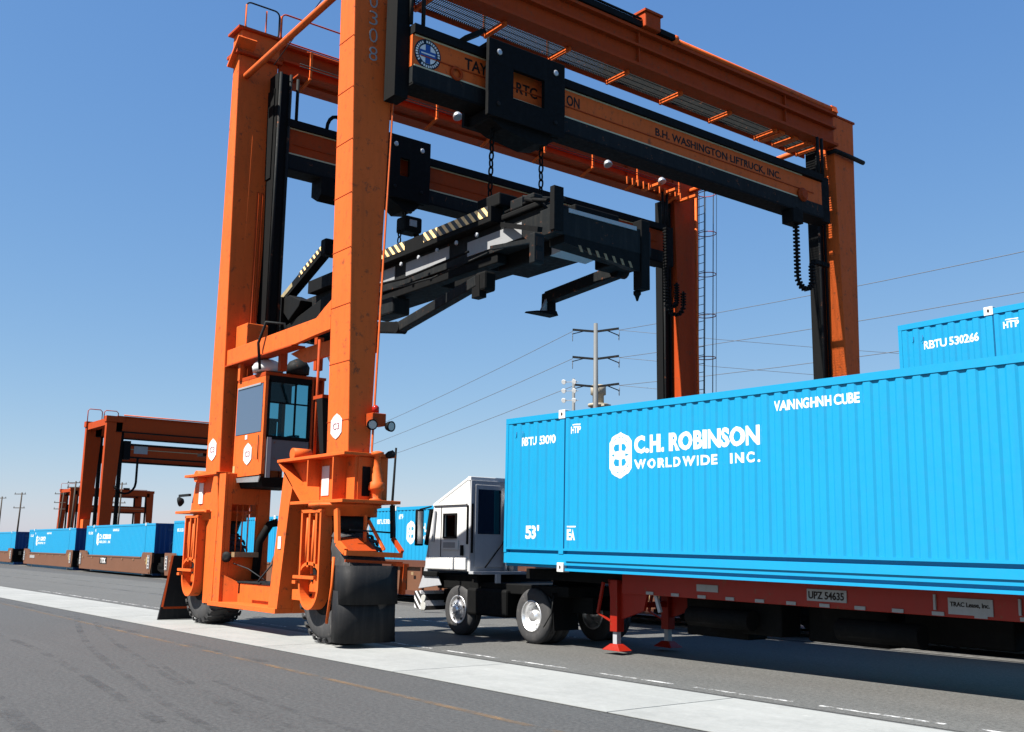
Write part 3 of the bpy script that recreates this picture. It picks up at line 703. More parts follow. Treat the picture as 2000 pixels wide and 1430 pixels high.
# trolleys
def trolley(x0, x1, y0, y1, hole, z0=10.95, z1=12.72):
    hy0, hy1, hz0, hz1 = hole
    t_ = part(C().box(x1-.10, x1, y0, y1, hz1, z1), 'trolley', 'black', .015)
    sub(C().box(x1-.10, x1, y0, y1, z0, hz0), 'lower_plate', 'black', t_, .015)
    sub(C().box(x1-.10, x1, y0, hy0, hz0-.01, hz1+.01), 'side_plate', 'black', t_)
    sub(C().box(x1-.10, x1, hy1, y1, hz0-.01, hz1+.01), 'side_plate', 'black', t_)
    sub(C().box(x0, x0+.1, y0, y1, z0, z1), 'back_plate', 'black', t_)
    sub(C().box(x0+.1, x1-.1, y0+.1, y1-.1, z0-.02, z0+.22), 'axle_box', 'black', t_, .02)
    sub(C().box(x0+.1, x1-.1, y0+.1, y1-.1, 12.60, z1), 'wheel_box', 'black', t_)
    sub(C().yz([(y0+.15, z0), (y1-.25, z0), (y1-.4, z0-.22), (y1-.75, z0-.28), (y0+.5, z0-.16)], x0+.2, x1-.12), 'chain_guide', 'black', t_)
    for yy in (y0+.28, y1-.28):
        sub(C().lathe((x1, yy, z1-.28), (1, 0, 0), [(0, .07), (.02, .07), (.03, .04)], 12), 'bolt', 'steel', t_)
        for zz in (z0+.3,): sub(C().lathe((x1, yy, zz), (1, 0, 0), [(0, .05), (.02, .05), (.03, .03)], 12), 'bolt', 'charcoal', t_)
    for (ya, yb) in ((y0, y1),):
        pl = C().xz([(x1, z0), (x1, z1), (x1-.1, z1), (x1-.1, z0)], ya, ya)
    return t_
t1_ = trolley(-17.95, -16.98, 12.34, 14.50, (13.02, 13.90, 11.50, 12.16))
t2_ = trolley(-24.2, -23.22, 13.55, 14.95, (13.98, 14.28, 11.75, 12.25), 11.10, 12.88)
sub(C().box(-23.7, -23.3, 13.45, 13.62, 12.88, 13.02), 'hose_block', 'black', t2_)
sub(C().beam((-17.3, 11.85, 12.6), (-17.3, 12.36, 12.95), .3, .10), 'buffer_arm', 'black', t1_)
# energy chains
def energy_chain(path, name='energy_chain'):
    root_ = part(C().tube(path, .045, 6), name, 'black')
    # outer ribs
    P = [Vector(p) for p in path]; acc = 0
    mbk = C()
    for i in range(len(P)-1):
        a, b = P[i], P[i+1]; n_ = max(1, int((b-a).length/.085))
        for k in range(n_):
            q = a.lerp(b, k/n_); dd = (b-a).normalized()
            mbk.beam(q-dd*.026, q+dd*.026, .15, .115, (0, 1, 0) if abs(dd.y) < .9 else (0, 0, 1))
    tag(sub(mbk, 'chain_segments', 'black', root_), kind='stuff')
    return root_
def uloop(x, y0, z0, y1, z1, zb):
    r_ = (y1-y0)/2; P = [(x, y0, z0)]
    for k in range(6): P.append((x, y0, z0+(zb+r_-z0)*(k+1)/6))
    for k in range(1, 9): a = PI+k*PI/9; P.append((x, y0+r_+r_*math.cos(a), zb+r_+r_*math.sin(a)))
    P += [(x, y1, zb+r_), (x, y1, z1)]
    return P
energy_chain(uloop(-17.35, 23.30, 11.3, 23.95, 9.75, 9.05)+[(-17.4, 24.1, 9.93), (-17.5, 24.45, 9.98), (-17.6, 25.1, 10.02)])
energy_chain(uloop(-23.15, 24.15, 12.30, 24.95, 10.3, 9.45))
energy_chain(uloop(-23.30, 24.30, 12.35, 24.80, 10.6, 9.75))
# ladder with hoops on the rear right leg
ld = part(C().tube([(-23.9, 26.55, 2.0), (-23.9, 26.95, 15.0)], .02, 6), 'ladder', 'charcoal')
sub(C().tube([(-24.25, 26.55, 2.0), (-24.25, 26.95, 15.0)], .02, 6), 'ladder_stile', 'charcoal', ld)
for i in range(43):
    z = 2.2+i*.3; y = 26.55+(z-2)/13*.4
    sub(C().tube([(-23.9, y, z), (-24.25, y, z)], .012, 5), 'rung', 'charcoal', ld)
for i in range(6):
    z = 6.95+i*1.5; y = 26.55+(z-2)/13*.4
    P = [(-24.08+.34*math.sin(a), y+.02+.62*(1-math.cos(a))/2*1.0, z) for a in [k*2*PI/16 for k in range(16)]]
    sub(C().tube(P, .016, 5, True), 'safety_hoop', 'orange_old_shaded', ld)
for k in range(5):
    a = PI*.45+k*PI*.275; dx = .34*math.sin(a); dy = .62*(1-math.cos(a))/2
    sub(C().tube([(-24.08+dx, 26.57+dy, 2.5), (-24.08+dx, 26.97+dy, 14.45)], .012, 4), 'hoop_strap', 'charcoal', ld)
part(C().tube([(-23.55, 26.0, 3), (-23.7, 26.25, 14.0)], .045, 6), 'conduit', 'orange')
# ---------------------------------------------------------------- base frames and wheels
def base_frame(near):
    # dy flips the far one; ordinates below for the near side, front flange y=9.55, web y=9.78, back y=10.55
    sgn = 1 if near else -1
    def Y(y): return y if near else 36.0-y
    def xzs(pts, y0, y1): return C().xz(pts, Y(y0), Y(y1))
    f = part(xzs([(-20.20, 3.52), (-17.52, 3.52), (-17.52, 2.68), (-19.10, 2.68)], 9.78, 10.50), 'base_frame', 'orange')
    # boxes over the wheels
    sub(C().box(-20.3, -17.42, Y(9.48), Y(10.62), 3.52, 3.58), 'top_plate', 'orange', f, .006)
    sub(C().box(-19.35, -17.2, Y(9.36), Y(10.62), 2.62, 2.68), 'bottom_plate', 'orange', f, .006)
    sub(C().box(-17.90, -17.86, Y(9.50), Y(9.78), 2.68, 3.52), 'stiffener', 'orange', f)
    sub(C().xz([(-18.95, 3.52), (-18.91, 3.52), (-18.91, 2.98), (-18.95, 3.1)], Y(9.5), Y(9.78)), 'stiffener', 'orange', f)
    sub(xzs([(-20.30, 3.52), (-20.24, 3.52), (-19.06, 2.66), (-19.14, 2.66)], 9.50, 10.5), 'end_flange', 'orange', f)
    # slanted column (channel section)
    sub(xzs([(-20.24, 3.50), (-19.35, 2.86), (-19.62, 2.66), (-19.98, .46), (-20.72, .46)], 9.84, 10.50), 'column', 'orange', f)
    sub(xzs([(-19.98, 3.34), (-19.56, 3.0), (-19.66, 2.66), (-20.02, .46), (-20.44, .46)], 9.50, 9.84), 'column_flange', 'orange', f)
    # low cross beam
    sub(C().box(-22.97, -20.62, Y(9.86), Y(10.5), .56, .98), 'low_beam', 'orange', f)
    sub(C().box(-23.55, -20.0, Y(9.46), Y(10.55), .46, .56), 'low_beam_plate', 'orange', f, .006)
    sub(C().box(-23.1, -20.9, Y(9.84), Y(10.52), .98, 1.02), 'deck_plate', 'charcoal', f)
    sub(C().hexa([(-23.02, Y(9.5), .56), (-22.8, Y(9.86), .56), (-22.8, Y(9.86), .98), (-23.02, Y(9.5), 1.2), (-23.04, Y(9.5), .56), (-22.84, Y(9.9), .56), (-22.84, Y(9.9), .98), (-23.04, Y(9.5), 1.2)]), 'corner_gusset', 'orange', f)
    # rear column with its framed opening, facing the truck lane
    x0, x1 = -23.12, -22.98
    for (ya, yb, za, zb) in ((9.56, 9.68, .56, 3.45), (10.32, 10.62, .56, 3.45), (9.68, 10.32, 2.74, 3.45), (9.68, 10.32, .56, 1.66)):
        sub(C().box(x0, x1, Y(ya), Y(yb), za, zb), 'column_panel', 'orange', f, .01)
    sub(C().box(-23.34, -22.98, Y(9.49), Y(9.555), .56, 3.44), 'column_side', 'orange', f)
    sub(C().xz([(-23.90, .50), (-23.36, .50), (-23.34, 1.2), (-23.30, 2.62), (-23.46, 3.44), (-23.66, 3.44), (-23.92, 2.60)], Y(9.48), Y(9.56)), 'column_flange', 'orange', f)
    # rear box over the wheel
    sub(xzs([(-25.35, 3.44), (-23.60, 3.44), (-23.90, 2.62), (-25.62, 2.62), (-25.6, 2.78)], 9.72, 10.5), 'rear_box', 'orange', f)
    sub(C().box(-25.45, -23.45, Y(9.44), Y(10.62), 3.44, 3.50), 'top_plate', 'orange', f, .006)
    sub(C().box(-25.7, -23.7, Y(9.36), Y(10.55), 2.56, 2.62), 'bottom_plate', 'orange', f, .006)
    if near:
        for i, y in enumerate((9.84, 9.98, 10.12)): sub(C().tube([(-23.05, y, 1.66), (-23.05, y, 2.74)], .016, 6), 'window_bar', 'orange', f)
        # equipment on the low beam
        sub(C().box(-22.97, -22.78, 9.72, 10.3, 1.55, 1.66), 'tool_tray', 'tan', f)
        sub(C().lathe((-21.5, 10.35, 1.28), (0, 0, 1), [(-.28, .20), (-.22, .27), (.2, .27), (.28, .18), (.31, .1)], 18), 'tank', 'black', f)
        sub(C().tube([(-22.9, 10.3, 1.05), (-22.9, 10.35, 1.9), (-22.8, 10.55, 2.3), (-22.7, 10.7, 2.35)], .10, 8), 'hose', 'black', f)
        sub(C().tube([(-23.1, 9.7, 1.0), (-23.1, 9.7, 1.7), (-23.05, 9.85, 1.78), (-23.0, 10.05, 1.5)], .013, 5), 'cable', 'wire', f)
        sub(C().tube([(-23.2, 9.75, 1.45), (-22.4, 9.9, 1.3), (-21.7, 10.1, 1.0)], .013, 5), 'cable', 'wire', f)
        sub(C().tube([(-21.9, 9.9, 1.0), (-21.8, 10.1, 1.3), (-21.4, 10.3, 1.75), (-21.35, 10.4, 1.85)], .02, 5), 'cable', 'wire', f)
        sub(C().tube([(-22.05, 9.56, .78), (-22.05, 9.56, 1.02), (-20.95, 9.56, 1.02)], .02, 6), 'step_rail', 'charcoal', f)
        sub(C().lathe((-22.95, 9.62, 1.55), (.6, -.6, 0), [(0, .02), (.03, .12), (.05, .12), (.06, .05)], 14), 'reel', 'charcoal', f)
        sub(C().box(-17.50, -17.49, 9.93, 10.10, 2.76, 3.32), 'dark_recess_panel', 'black', f)  # flat black panel: darkness of the open recess put in as colour
        sub(C().box(-17.55, -17.50, 9.84, 10.46, 2.70, 3.50), 'box_end', 'orange', f)
        for (x, z, w, h) in ((-18.82, 2.80, .30, .58),): sub(C().box(x, x+w, 9.765, 9.775, z, z+h), 'notice', 'white', f)
        sub(C().box(-25.1, -24.84, 9.70, 9.715, 2.80, 3.30), 'notice', 'white', f)
        sub(C().box(-20.08, -19.94, 9.485, 9.495, 1.75, 2.0), 'notice', 'white', f)
        sub(C().box(-23.86, -23.76, 9.485, 9.495, 1.35, 1.85), 'notice', 'white', f)
        sub(C().box(-19.75, -19.3, 9.7, 9.82, .75, .95), 'hose_bracket', 'orange', f)
        sub(C().lathe((-19.75, 9.55, 3.68), (0, 1, 0), [(0, .12), (.4, .12)], 14), 'pivot_boss', 'orange', f)
        sub(C().lathe((-24.85, 9.50, 3.45), (0, 1, 0), [(0, .14), (.4, .14)], 14), 'pivot_boss', 'orange', f)
        # antenna-like lamp bracket at the rear
        sub(C().box(-26.2, -25.5, 9.6, 9.66, 3.0, 3.06), 'lamp_arm', 'charcoal', f)
        sub(C().lathe((-26.05, 9.6, 2.88), (-.6, -.7, -.2), [(-.08, .06), (0, .12), (.04, .12)], 12), 'lamp', 'charcoal', f)
        sub(C().tube([(-24.6, 9.7, 3.5), (-24.6, 9.7, 3.95), (-24.9, 9.7, 3.98)], .02, 6), 'sensor_post', 'charcoal', f)
        sub(C().box(-25.1, -24.75, 9.6, 9.75, 3.95, 4.02), 'sensor', 'black', f)
    return f
bf = base_frame(True); bf2 = base_frame(False)
def wheel_set(x, y, front=True, near=True):
    """x, y: centre of the tyre; the fork hangs on the lane side"""
    s_ = 1 if near else -1
    R_ = 1.05; w = .38
    k_ = 1.03; prof = [(-w, .50), (-w, .62), (-w-.02, .70), (-w+.00, .86), (-w+.06, .95), (-w+.12, .985), (w-.12, .985), (w-.06, .95), (w, .86), (w+.02, .70), (w, .62), (w, .50)]
    ty_ = part(C().lathe((x, y, R_+.02), (0, 1, 0), [(d_, r_*1.06) for d_, r_ in prof], 48, caps=0), 'tyre', 'rubber')
    lug = C()
    for k in range(30):
        for sd in (-1, 1):
            a = (k+(.5 if sd > 0 else 0))*2*PI/30
            def pt(ang, rad, yy): return (x+rad*1.06*math.cos(ang), y+yy, R_+.02+rad*1.06*math.sin(ang))
            q = .045
            p1 = [(a-q, .965, sd*w*1.02), (a+q, .965, sd*w*1.02), (a+q+.10, .975, sd*.03), (a-q+.10, .975, sd*.03)]
            p2 = [(a-q, .985, sd*w*.98), (a+q, .985, sd*w*.98), (a+q+.10, 1.01, sd*.03), (a-q+.10, 1.01, sd*.03)]
            lug.hexa([pt(*p) for p in p1]+[pt(*p) for p in p2])
            lug.hexa([pt(*p) for p in [(a-q, .90, sd*(w+.0)), (a+q, .90, sd*(w+.0)), (a+q, .97, sd*w*.95), (a-q, .97, sd*w*.95)]]+[pt(*p) for p in [(a-q*.9, .91, sd*(w+.035)), (a+q*.9, .91, sd*(w+.035)), (a+q, .99, sd*w), (a-q, .99, sd*w)]])
    tag(sub(lug, 'tread_lugs', 'rubber', ty_), kind='stuff')
    sub(C().lathe((x, y, R_), (0, 1, 0), [(-w+.04, .52), (-w+.02, .50), (-w+.14, .44), (-w+.16, .18), (-w+.02, .16), (-w+.0, .02)], 28, caps=2), 'rim', 'black', ty_)
    ya_ = y-s_*(w-.01); yo = ya_-s_*.25          # inner and outer plane of the fork
    fx = x-.20
    def outline(h, zt, zc, rz, n=22):
        return [(fx-h, zt)]+[(fx-h*math.cos(PI*k/n), zc-rz*math.sin(PI*k/n)) for k in range(n+1)]+[(fx+h, zt)]
    A_, B_ = outline(.41, 2.50, 1.10, .47), outline(.35, 2.44, 1.10, .41)
    fk = part(C().xz(outline(.405, 2.49, 1.10, .465), min(ya_, ya_-s_*.05), max(ya_, ya_-s_*.05)), 'wheel_fork', 'orange')
    wall = C()
    for k in range(len(A_)-1):
        q = [A_[k], A_[k+1], B_[k+1], B_[k]]
        wall.hexa([(q[m][0], yo, q[m][1]) for m in range(4)]+[(q[m][0], ya_-s_*.02, q[m][1]) for m in range(4)])
    sub(wall, 'fork_wall', 'orange', fk)
    sub(C().box(fx-.42, fx+.42, yo, ya_, 2.44, 2.50), 'fork_head', 'orange', fk)
    for dx in (-.12, .16): sub(C().box(fx+dx, fx+dx+.07, yo+s_*.01, ya_, 1.42, 2.44), 'fork_rib', 'orange', fk)
    bend = C(); nb = 10
    for k in range(nb):
        t0, t1 = PI*k/nb, PI*(k+1)/nb
        q = [(fx-.36*math.cos(t0), 1.30+.16*math.sin(t0)), (fx-.36*math.cos(t1), 1.30+.16*math.sin(t1)), (fx-.36*math.cos(t1), 1.36+.16*math.sin(t1)), (fx-.36*math.cos(t0), 1.36+.16*math.sin(t0))]
        bend.hexa([(p_[0], yo+s_*.01, p_[1]) for p_ in q]+[(p_[0], ya_, p_[1]) for p_ in q])
    sub(bend, 'fork_arch', 'orange', fk)
    a, b = yo, yo+.1
    sub(C().lathe((fx+.05, ya_, 1.0), (0, s_, 0), [(0, .50), (.05, .48), (.12, .42)], 28), 'hub_drum', 'black', fk)
    sub(C().lathe((x-.05, y+.02, 2.38), (0, 0, 1), [(0, .62), (.16, .62), (.18, .70), (.24, .70)], 36), 'turntable', 'orange', fk)
    sub(C().lathe((x-.05, y+.02, 2.04), (0, 0, 1), [(0, .40), (.34, .50)], 28), 'king_pin', 'charcoal', fk)
    if near:
        sub(C().tube([(fx-.22, a+.06, 1.45), (fx-.24, a+.06, 1.9), (fx-.22, a+.06, 2.35)], .035, 8), 'steering_rod', 'orange', fk)
        sub(C().tube([(fx+.06, a+.04, 1.3), (fx+.05, a+.04, 1.75), (fx+.08, a+.04, 2.3)], .03, 8), 'steering_rod', 'orange', fk)
        sub(C().box(fx-.52, fx+.34, a-.07, a-.02, 1.20, 1.26), 'brake_lever', 'orange', fk)
        sub(C().box(fx-.56, fx-.42, a-.06, a+.1, 1.10, 1.16), 'lever_bracket', 'orange', fk)
        sub(C().xz([(fx-.02, 1.28), (fx+.10, 1.75), (fx+.22, 1.28)], a+.05, a+.12), 'brake_link', 'charcoal', fk)
        for k in range(5): sub(C().lathe((fx-.05+.2*math.cos(k*1.2), ya_-.05, 1.0+.25*math.sin(k*1.2)), (0, -1, 0), [(0, .03), (.03, .03)], 8), 'wheel_nut', 'charcoal', fk)
    return ty_, fk
wheel_set(-18.05, 9.90); wheel_set(-24.17, 9.90)
wheel_set(-18.05, 26.10, True, False); wheel_set(-24.06, 26.10, True, False)
# rubber flaps and guard work in front of the front wheel
def flap(z0, z1, off, th=.02):
    K = [(-17.45, 9.40), (-17.22, 9.34), (-17.02, 9.37), (-16.90, 9.50), (-16.85, 9.72), (-16.84, 10.0), (-16.86, 10.25), (-16.95, 10.45)]
    P = []
    for i in range(len(K)-1):
        p0, p1, p2, p3 = K[max(i-1, 0)], K[i], K[i+1], K[min(i+2, len(K)-1)]
        for k in range(5):
            t = k/5; P.append(tuple(.5*(2*p1[c]+(p2[c]-p0[c])*t+(2*p0[c]-5*p1[c]+4*p2[c]-p3[c])*t*t+(3*p1[c]-p0[c]-3*p2[c]+p3[c])*t**3) for c in (0, 1)))
    P.append(K[-1]); n = len(P); mb = C(); vs = []
    for i, (x, y) in enumerate(P):
        wob = 0
        for zz, q in ((z0, .03), ((z0+z1)/2, 0), (z1, wob)): vs.append((x-off+q*.6, y+.2*q, zz+0))
    m_ = len(vs)
    vs += [(v[0]-th, v[1]+th*.6, v[2]) for v in vs]
    fs = []
    for i in range(n-1):
        for k in (0, 1):
            a = i*3+k; fs += [(a, a+3, a+4, a+1), (m_+a, m_+a+1, m_+a+4, m_+a+3)]
        fs += [(i*3, m_+i*3, m_+i*3+3, i*3+3), (i*3+2, i*3+5, m_+i*3+5, m_+i*3+2)]
    for e in (0, (n-1)*3):
        for k in (0, 1): fs.append((e+k, e+k+1, m_+e+k+1, m_+e+k))
    return mb.add(vs, fs, True)
fl = part(flap(.10, 1.02, .05), 'rubber_flap', 'flap'); part(flap(.78, 1.47, .0), 'rubber_flap', 'flap')
part(C().tube([(-17.43, 9.36, 1.62), (-17.45, 9.36, 1.1), (-17.60, 9.36, .42)], .028, 6), 'flap_rod', 'orange')
gd = part(C().beam((-17.55, 9.45, 2.50), (-17.42, 9.42, 1.88), .14, .06, (0, 1, 0)), 'wheel_guard', 'orange')
sub(C().beam((-17.42, 9.42, 1.88), (-17.12, 9.42, 1.72), .12, .06, (0, 1, 0)), 'guard_arm', 'orange', gd)
sub(C().beam((-17.3, 10.5, 2.60), (-17.25, 10.5, 1.98), .06, .10, (1, 0, 0)), 'guard_arm', 'charcoal', gd)
sub(C().beam((-17.25, 10.5, 1.98), (-16.9, 10.5, 1.72), .06, .08, (1, 0, 0)), 'guard_arm', 'orange_old_shaded', gd)
sub(C().beam((-17.35, 9.95, 2.4), (-17.35, 9.95, 1.85), .05, .05, (1, 0, 0)), 'guard_arm', 'orange', gd)
sub(C().beam((-17.05, 9.38, 1.70), (-16.95, 10.52, 1.66), .11, .09, (0, 0, 1)), 'guard_bar', 'orange', gd)
sub(C().beam((-17.0, 9.36, 1.56), (-16.88, 10.5, 1.52), .03, .05, (0, 0, 1)), 'guard_bar', 'orange_old_shaded', gd)
sub(C().hexa([(-17.45, 9.46, 1.96), (-17.08, 9.46, 1.72), (-17.08, 10.05, 1.72), (-17.45, 10.05, 1.96), (-17.45, 9.46, 1.98), (-17.08, 9.46, 1.74), (-17.08, 10.05, 1.74), (-17.45, 10.05, 1.98)]), 'guard_plate', 'orange_old_shaded', gd)
sub(C().beam((-17.4, 10.05, 2.3), (-17.05, 10.2, 1.76), .05, .05), 'guard_strut', 'orange', gd)
sub(C().beam((-17.30, 9.6, 2.12), (-17.25, 10.5, 2.08), .02, .03), 'guard_wire', 'charcoal', gd)
sub(C().beam((-16.92, 10.3, 1.50), (-16.86, 10.62, 1.48), .06, .06), 'guard_bar', 'orange_old_shaded', gd)
sub(C().beam((-16.90, 10.55, 1.50), (-16.90, 10.52, .95), .08, .12, (1, 0, 0)), 'guard_post', 'orange_old_shaded', gd)
sub(C().beam((-16.95, 10.25, 1.42), (-16.95, 10.25, 1.08), .05, .07, (1, 0, 0)), 'guard_post', 'orange_old_shaded', gd)
# mud board behind the rear wheel
rb = part(C().hexa([(-25.72, 9.10, .02), (-25.66, 9.10, .02), (-25.66, 9.95, .02), (-25.72, 9.95, .02), (-25.62, 9.34, 1.55), (-25.56, 9.34, 1.55), (-25.56, 9.95, 1.55), (-25.62, 9.95, 1.55)]), 'mud_board', 'flap')
sub(C().beam((-25.64, 9.18, .32), (-25.57, 9.33, 1.55), .04, .05), 'board_edge', 'orange_old_shaded', rb)
sub(C().beam((-25.66, 9.2, .30), (-25.66, 9.9, .30), .04, .05), 'board_edge', 'orange_old_shaded', rb)
# slewing motor on the front box
sub(C().lathe((-17.38, 10.18, 2.68), (0, 0, 1), [(0, .13), (.02, .13), (.04, .10), (.18, .105), (.20, .15), (.24, .155), (.34, .14), (.36, .105), (.50, .10), (.52, .085), (.60, .085), (.66, .065), (.84, .06), (.86, .12), (.92, .12), (.94, .05)], 20), 'slewing_motor', 'orange', bf)
sub(C().lathe((-17.25, 10.35, 3.55), (.5, .5, .2), [(-.06, .04), (0, .07), (.1, .07), (.12, .03)], 10), 'hydraulic_valve', 'charcoal', bf)
# warning light cluster
wl = part(C().box(-17.55, -17.28, 9.98, 10.28, 4.10, 4.34), 'lamp_box', 'orange_old_shaded', .01)
sub(C().lathe((-17.42, 10.12, 4.36), (0, 0, 1), [(0, .07), (.10, .07), (.13, .05), (.15, .02)], 14), 'beacon', 'red_light', wl)
for yy, dd in ((9.98, -1), (10.32, 1)):
    l_ = sub(C().lathe((-17.25, yy+dd*.03, 4.10), (1, .25*dd, -.1), [(-.09, .04), (-.06, .08), (0, .10), (.05, .105)], 16), 'work_lamp', 'black', wl)
    sub(C().lathe((-17.205, yy+dd*.035, 4.096), (1, .25*dd, -.1), [(0, .078), (.006, .078)], 16), 'lamp_glass', 'lens', wl)
# cross beam that carries the cab
xb = part(C().xz([(-24.2, 6.05), (-20.1, 6.05), (-19.2, 6.10), (-18.55, 6.12), (-18.55, 6.74), (-18.85, 6.62), (-19.2, 6.46), (-24.2, 6.43)], 9.66, 9.76), 'cab_beam', 'orange', .012)
sub(C().box(-24.1, -20.2, 9.62, 9.95, 6.02, 6.05), 'beam_plate', 'orange_old_shaded', xb)
sub(C().xz([(-20.9, 5.98), (-20.5, 6.02), (-18.7, 6.02), (-18.7, 5.72), (-20.2, 5.70)], 9.95, 10.05), 'beam_rib', 'orange', xb)
sub(C().box(-23.9, -23.15, 9.86, 10.4, 6.45, 7.05), 'valve_box', 'orange', xb, .02)
sub(C().xz([(-22.9, 6.45), (-22.2, 6.62), (-22.2, 6.66), (-22.9, 6.72)], 10.3, 10.9), 'cover_plate', 'black', xb)
for (x, y) in ((-21.35, 9.98), (-20.75, 10.55)):
    sub(C().box(x-.07, x+.07, y-.08, y+.08, 5.66, 6.4), 'hanger', 'orange_old_shaded', xb)
sub(C().box(-23.15, -23.03, 9.7, 9.78, 5.62, 6.04), 'hanger', 'orange', xb)
sub(C().tube([(-21.7, 9.6, 5.7), (-21.75, 9.55, 6.3), (-21.5, 9.6, 6.75), (-21.2, 9.9, 6.7), (-21.15, 10.0, 6.2)], .035, 8), 'hose', 'charcoal', xb)
sub(C().tube([(-20.6, 10.7, 6.0), (-20.4, 10.8, 5.6), (-20.5, 10.9, 5.2)], .03, 6), 'hose', 'charcoal', xb)
# ---------------------------------------------------------------- the operator's cab
cb = part(C().box(-23.26, -23.18, 9.80, 10.92, 3.42, 4.15), 'cab', 'orange')
for (ya, yb, za, zb) in ((9.80, 9.95, 4.15, 5.62), (10.35, 10.45, 4.15, 5.62), (10.82, 10.92, 4.15, 5.62), (9.95, 10.82, 5.25, 5.62), (9.95, 10.82, 4.75, 4.82)): sub(C().box(-23.25, -23.19, ya, yb, za, zb), 'rear_window_frame', 'black', cb)
CX0, CX1, CY0, CY1 = -23.26, -21.70, 9.76, 10.96
sub(C().box(CX0, CX1, CY0, CY1, 5.58, 5.68), 'cab_roof', 'orange_old_shaded', cb, .015)
for x in (CX0, CX1-.10):
    for y in (CY0, CY1-.08): sub(C().box(x, x+.10, y, y+.08, 3.38, 5.58), 'cab_post', 'orange_old_shaded' if y > 10 else 'orange', cb)
sub(C().box(CX0+.1, CX1-.1, CY0, CY0+.03, 3.36, 4.33), 'cab_door', 'orange', cb, .006)
sub(C().box(CX0+.1, CX1-.1, CY0, CY0+.03, 5.44, 5.58), 'door_head', 'orange', cb)
sub(C().box(CX0+.06, CX1-.1, CY0-.01, CY0+.02, 4.33, 5.42), 'side_window', 'glass_blue', cb)
sub(C().box(CX0+.10, CX1-.2, CY0-.03, CY0-.012, 5.40, 5.44), 'window_trim', 'steel', cb)
sub(C().tube([(CX1-.16, CY0-.03, 3.7), (CX1-.16, CY0-.03, 4.25)], .012, 5), 'grab_handle', 'charcoal', cb)
sub(C().box(CX0+.62, CX0+.74, CY0-.012, CY0-.002, 4.20, 4.30), 'door_notice', 'white', cb)
sub(C().box(CX0+.02, CX0+.14, CY0-.012, CY0-.002, 3.38, 3.62), 'door_notice', 'yellow', cb)
sticker((-22.45, CY0-.008, 3.86), UX, .25, cb)
sub(C().box(CX1-.06, CX1-.02, CY0+.10, CY1-.08, 4.22, 5.50), 'front_window', 'glass_clear', cb)
for (ya, yb, za, zb) in ((CY0+.08, CY1-.06, 5.46, 5.60), (CY0+.08, CY1-.06, 4.16, 4.24), (CY0+.07, CY0+.13, 4.2, 5.5), (CY1-.12, CY1-.06, 4.2, 5.5)):
    sub(C().box(CX1-.07, CX1+.012, ya, yb, za, zb), 'window_frame', 'black', cb)
sub(C().box(CX1-.05, CX1-.0, CY0+.1, CY1-.1, 4.98, 5.01), 'window_bar', 'black', cb)
sub(C().box(CX1-.05, CX1-.0, 10.50, 10.53, 4.25, 5.45), 'window_bar', 'black', cb)
sub(C().box(CX1-.06, CX1+.0, CY0+.08, CY1-.04, 3.46, 4.16), 'lower_panel', 'mid_grey', cb, .008)
sub(C().box(CX1-.02, CX1+.03, CY0+.10, CY0+.20, 3.30, 4.20), 'panel_edge', 'plate', cb)
sub(C().hexa([(CX0+.2, CY0+.1, 3.10), (CX1-.1, CY0+.1, 3.10), (CX1-.1, CY1-.1, 3.10), (CX0+.2, CY1-.1, 3.10), (CX0+.02, CY0+.01, 3.34), (CX1+.0, CY0+.01, 3.30), (CX1+.0, CY1, 3.36), (CX0+.02, CY1, 3.36)]), 'cab_floor', 'black', cb)
sub(C().hexa([(CX0+.1, CY0-.01, 3.24), (CX1-.12, CY0-.01, 3.20), (CX1-.1, CY0+.0, 3.2), (CX0+.1, CY0+.0, 3.24), (CX0+.0, CY0-.03, 3.33), (CX1-.0, CY0-.03, 3.33), (CX1-.0, CY0+.0, 3.33), (CX0+.0, CY0+.0, 3.33)]), 'step_edge', 'steel', cb)
sub(C().box(CX0+.5, CX0+.95, 10.15, 10.6, 3.7, 4.1), 'seat', 'black', cb, .04)
sub(C().box(CX0+.40, CX0+.52, 10.18, 10.58, 4.0, 4.75), 'seat_back', 'black', cb, .04)
for y in (9.98, 10.72): sub(C().box(CX0+.7, CX0+1.1, y, y+.16, 3.6, 4.35), 'console', 'black', cb, .02)
sub(C().box(CX0+.1, CX0+.14, 9.9, 10.3, 4.3, 5.5), 'back_panel', 'charcoal', cb)
sub(C().box(CX1-.25, CX1-.20, 9.95, 10.50, 5.02, 5.45), 'sun_blind', 'charcoal', cb)
sub(C().lathe((-22.15, 10.0, 5.72), (0, 0, 1), [(0, .34), (.12, .36), (.24, .28), (.30, .12)], 20), 'roof_dome', 'white', cb)
sub(C().lathe((-21.75, 10.55, 5.70), (0, 0, 1), [(0, .26), (.16, .27), (.28, .20), (.36, .05)], 20), 'roof_dome', 'charcoal', cb)
# narrow side bay of the cab
sub(C().box(CX1-.6, CX1-.0, CY1+.22, CY1+.26, 3.6, 5.62), 'side_bay_post', 'orange_old_shaded', cb)
sub(C().box(CX1-.6, CX1, CY1, CY1+.3, 5.62, 5.68), 'side_bay_roof', 'orange_old_shaded', cb)
sub(C().box(CX1-.5, CX1-.44, CY1, CY1+.28, 3.9, 3.97), 'side_bay_rail', 'charcoal', cb)
sub(C().tube([(-19.1, 9.72, 3.6), (-19.1, 9.72, 6.0)], .03, 6), 'hose_rail', 'orange_old_shaded', xb)
sub(C().box(-19.15, -18.75, 9.66, 10.0, 4.75, 4.82), 'bracket', 'orange_old_shaded', xb)
sub(C().xz([(-19.0, 4.75), (-18.75, 4.75), (-18.6, 3.62), (-18.75, 3.62)], 9.66, 9.9), 'bracket', 'black', xb)
part(C().box(-17.80, -17.66, 10.20, 10.29, 5.6, 6.12), 'limit_switch', 'black')

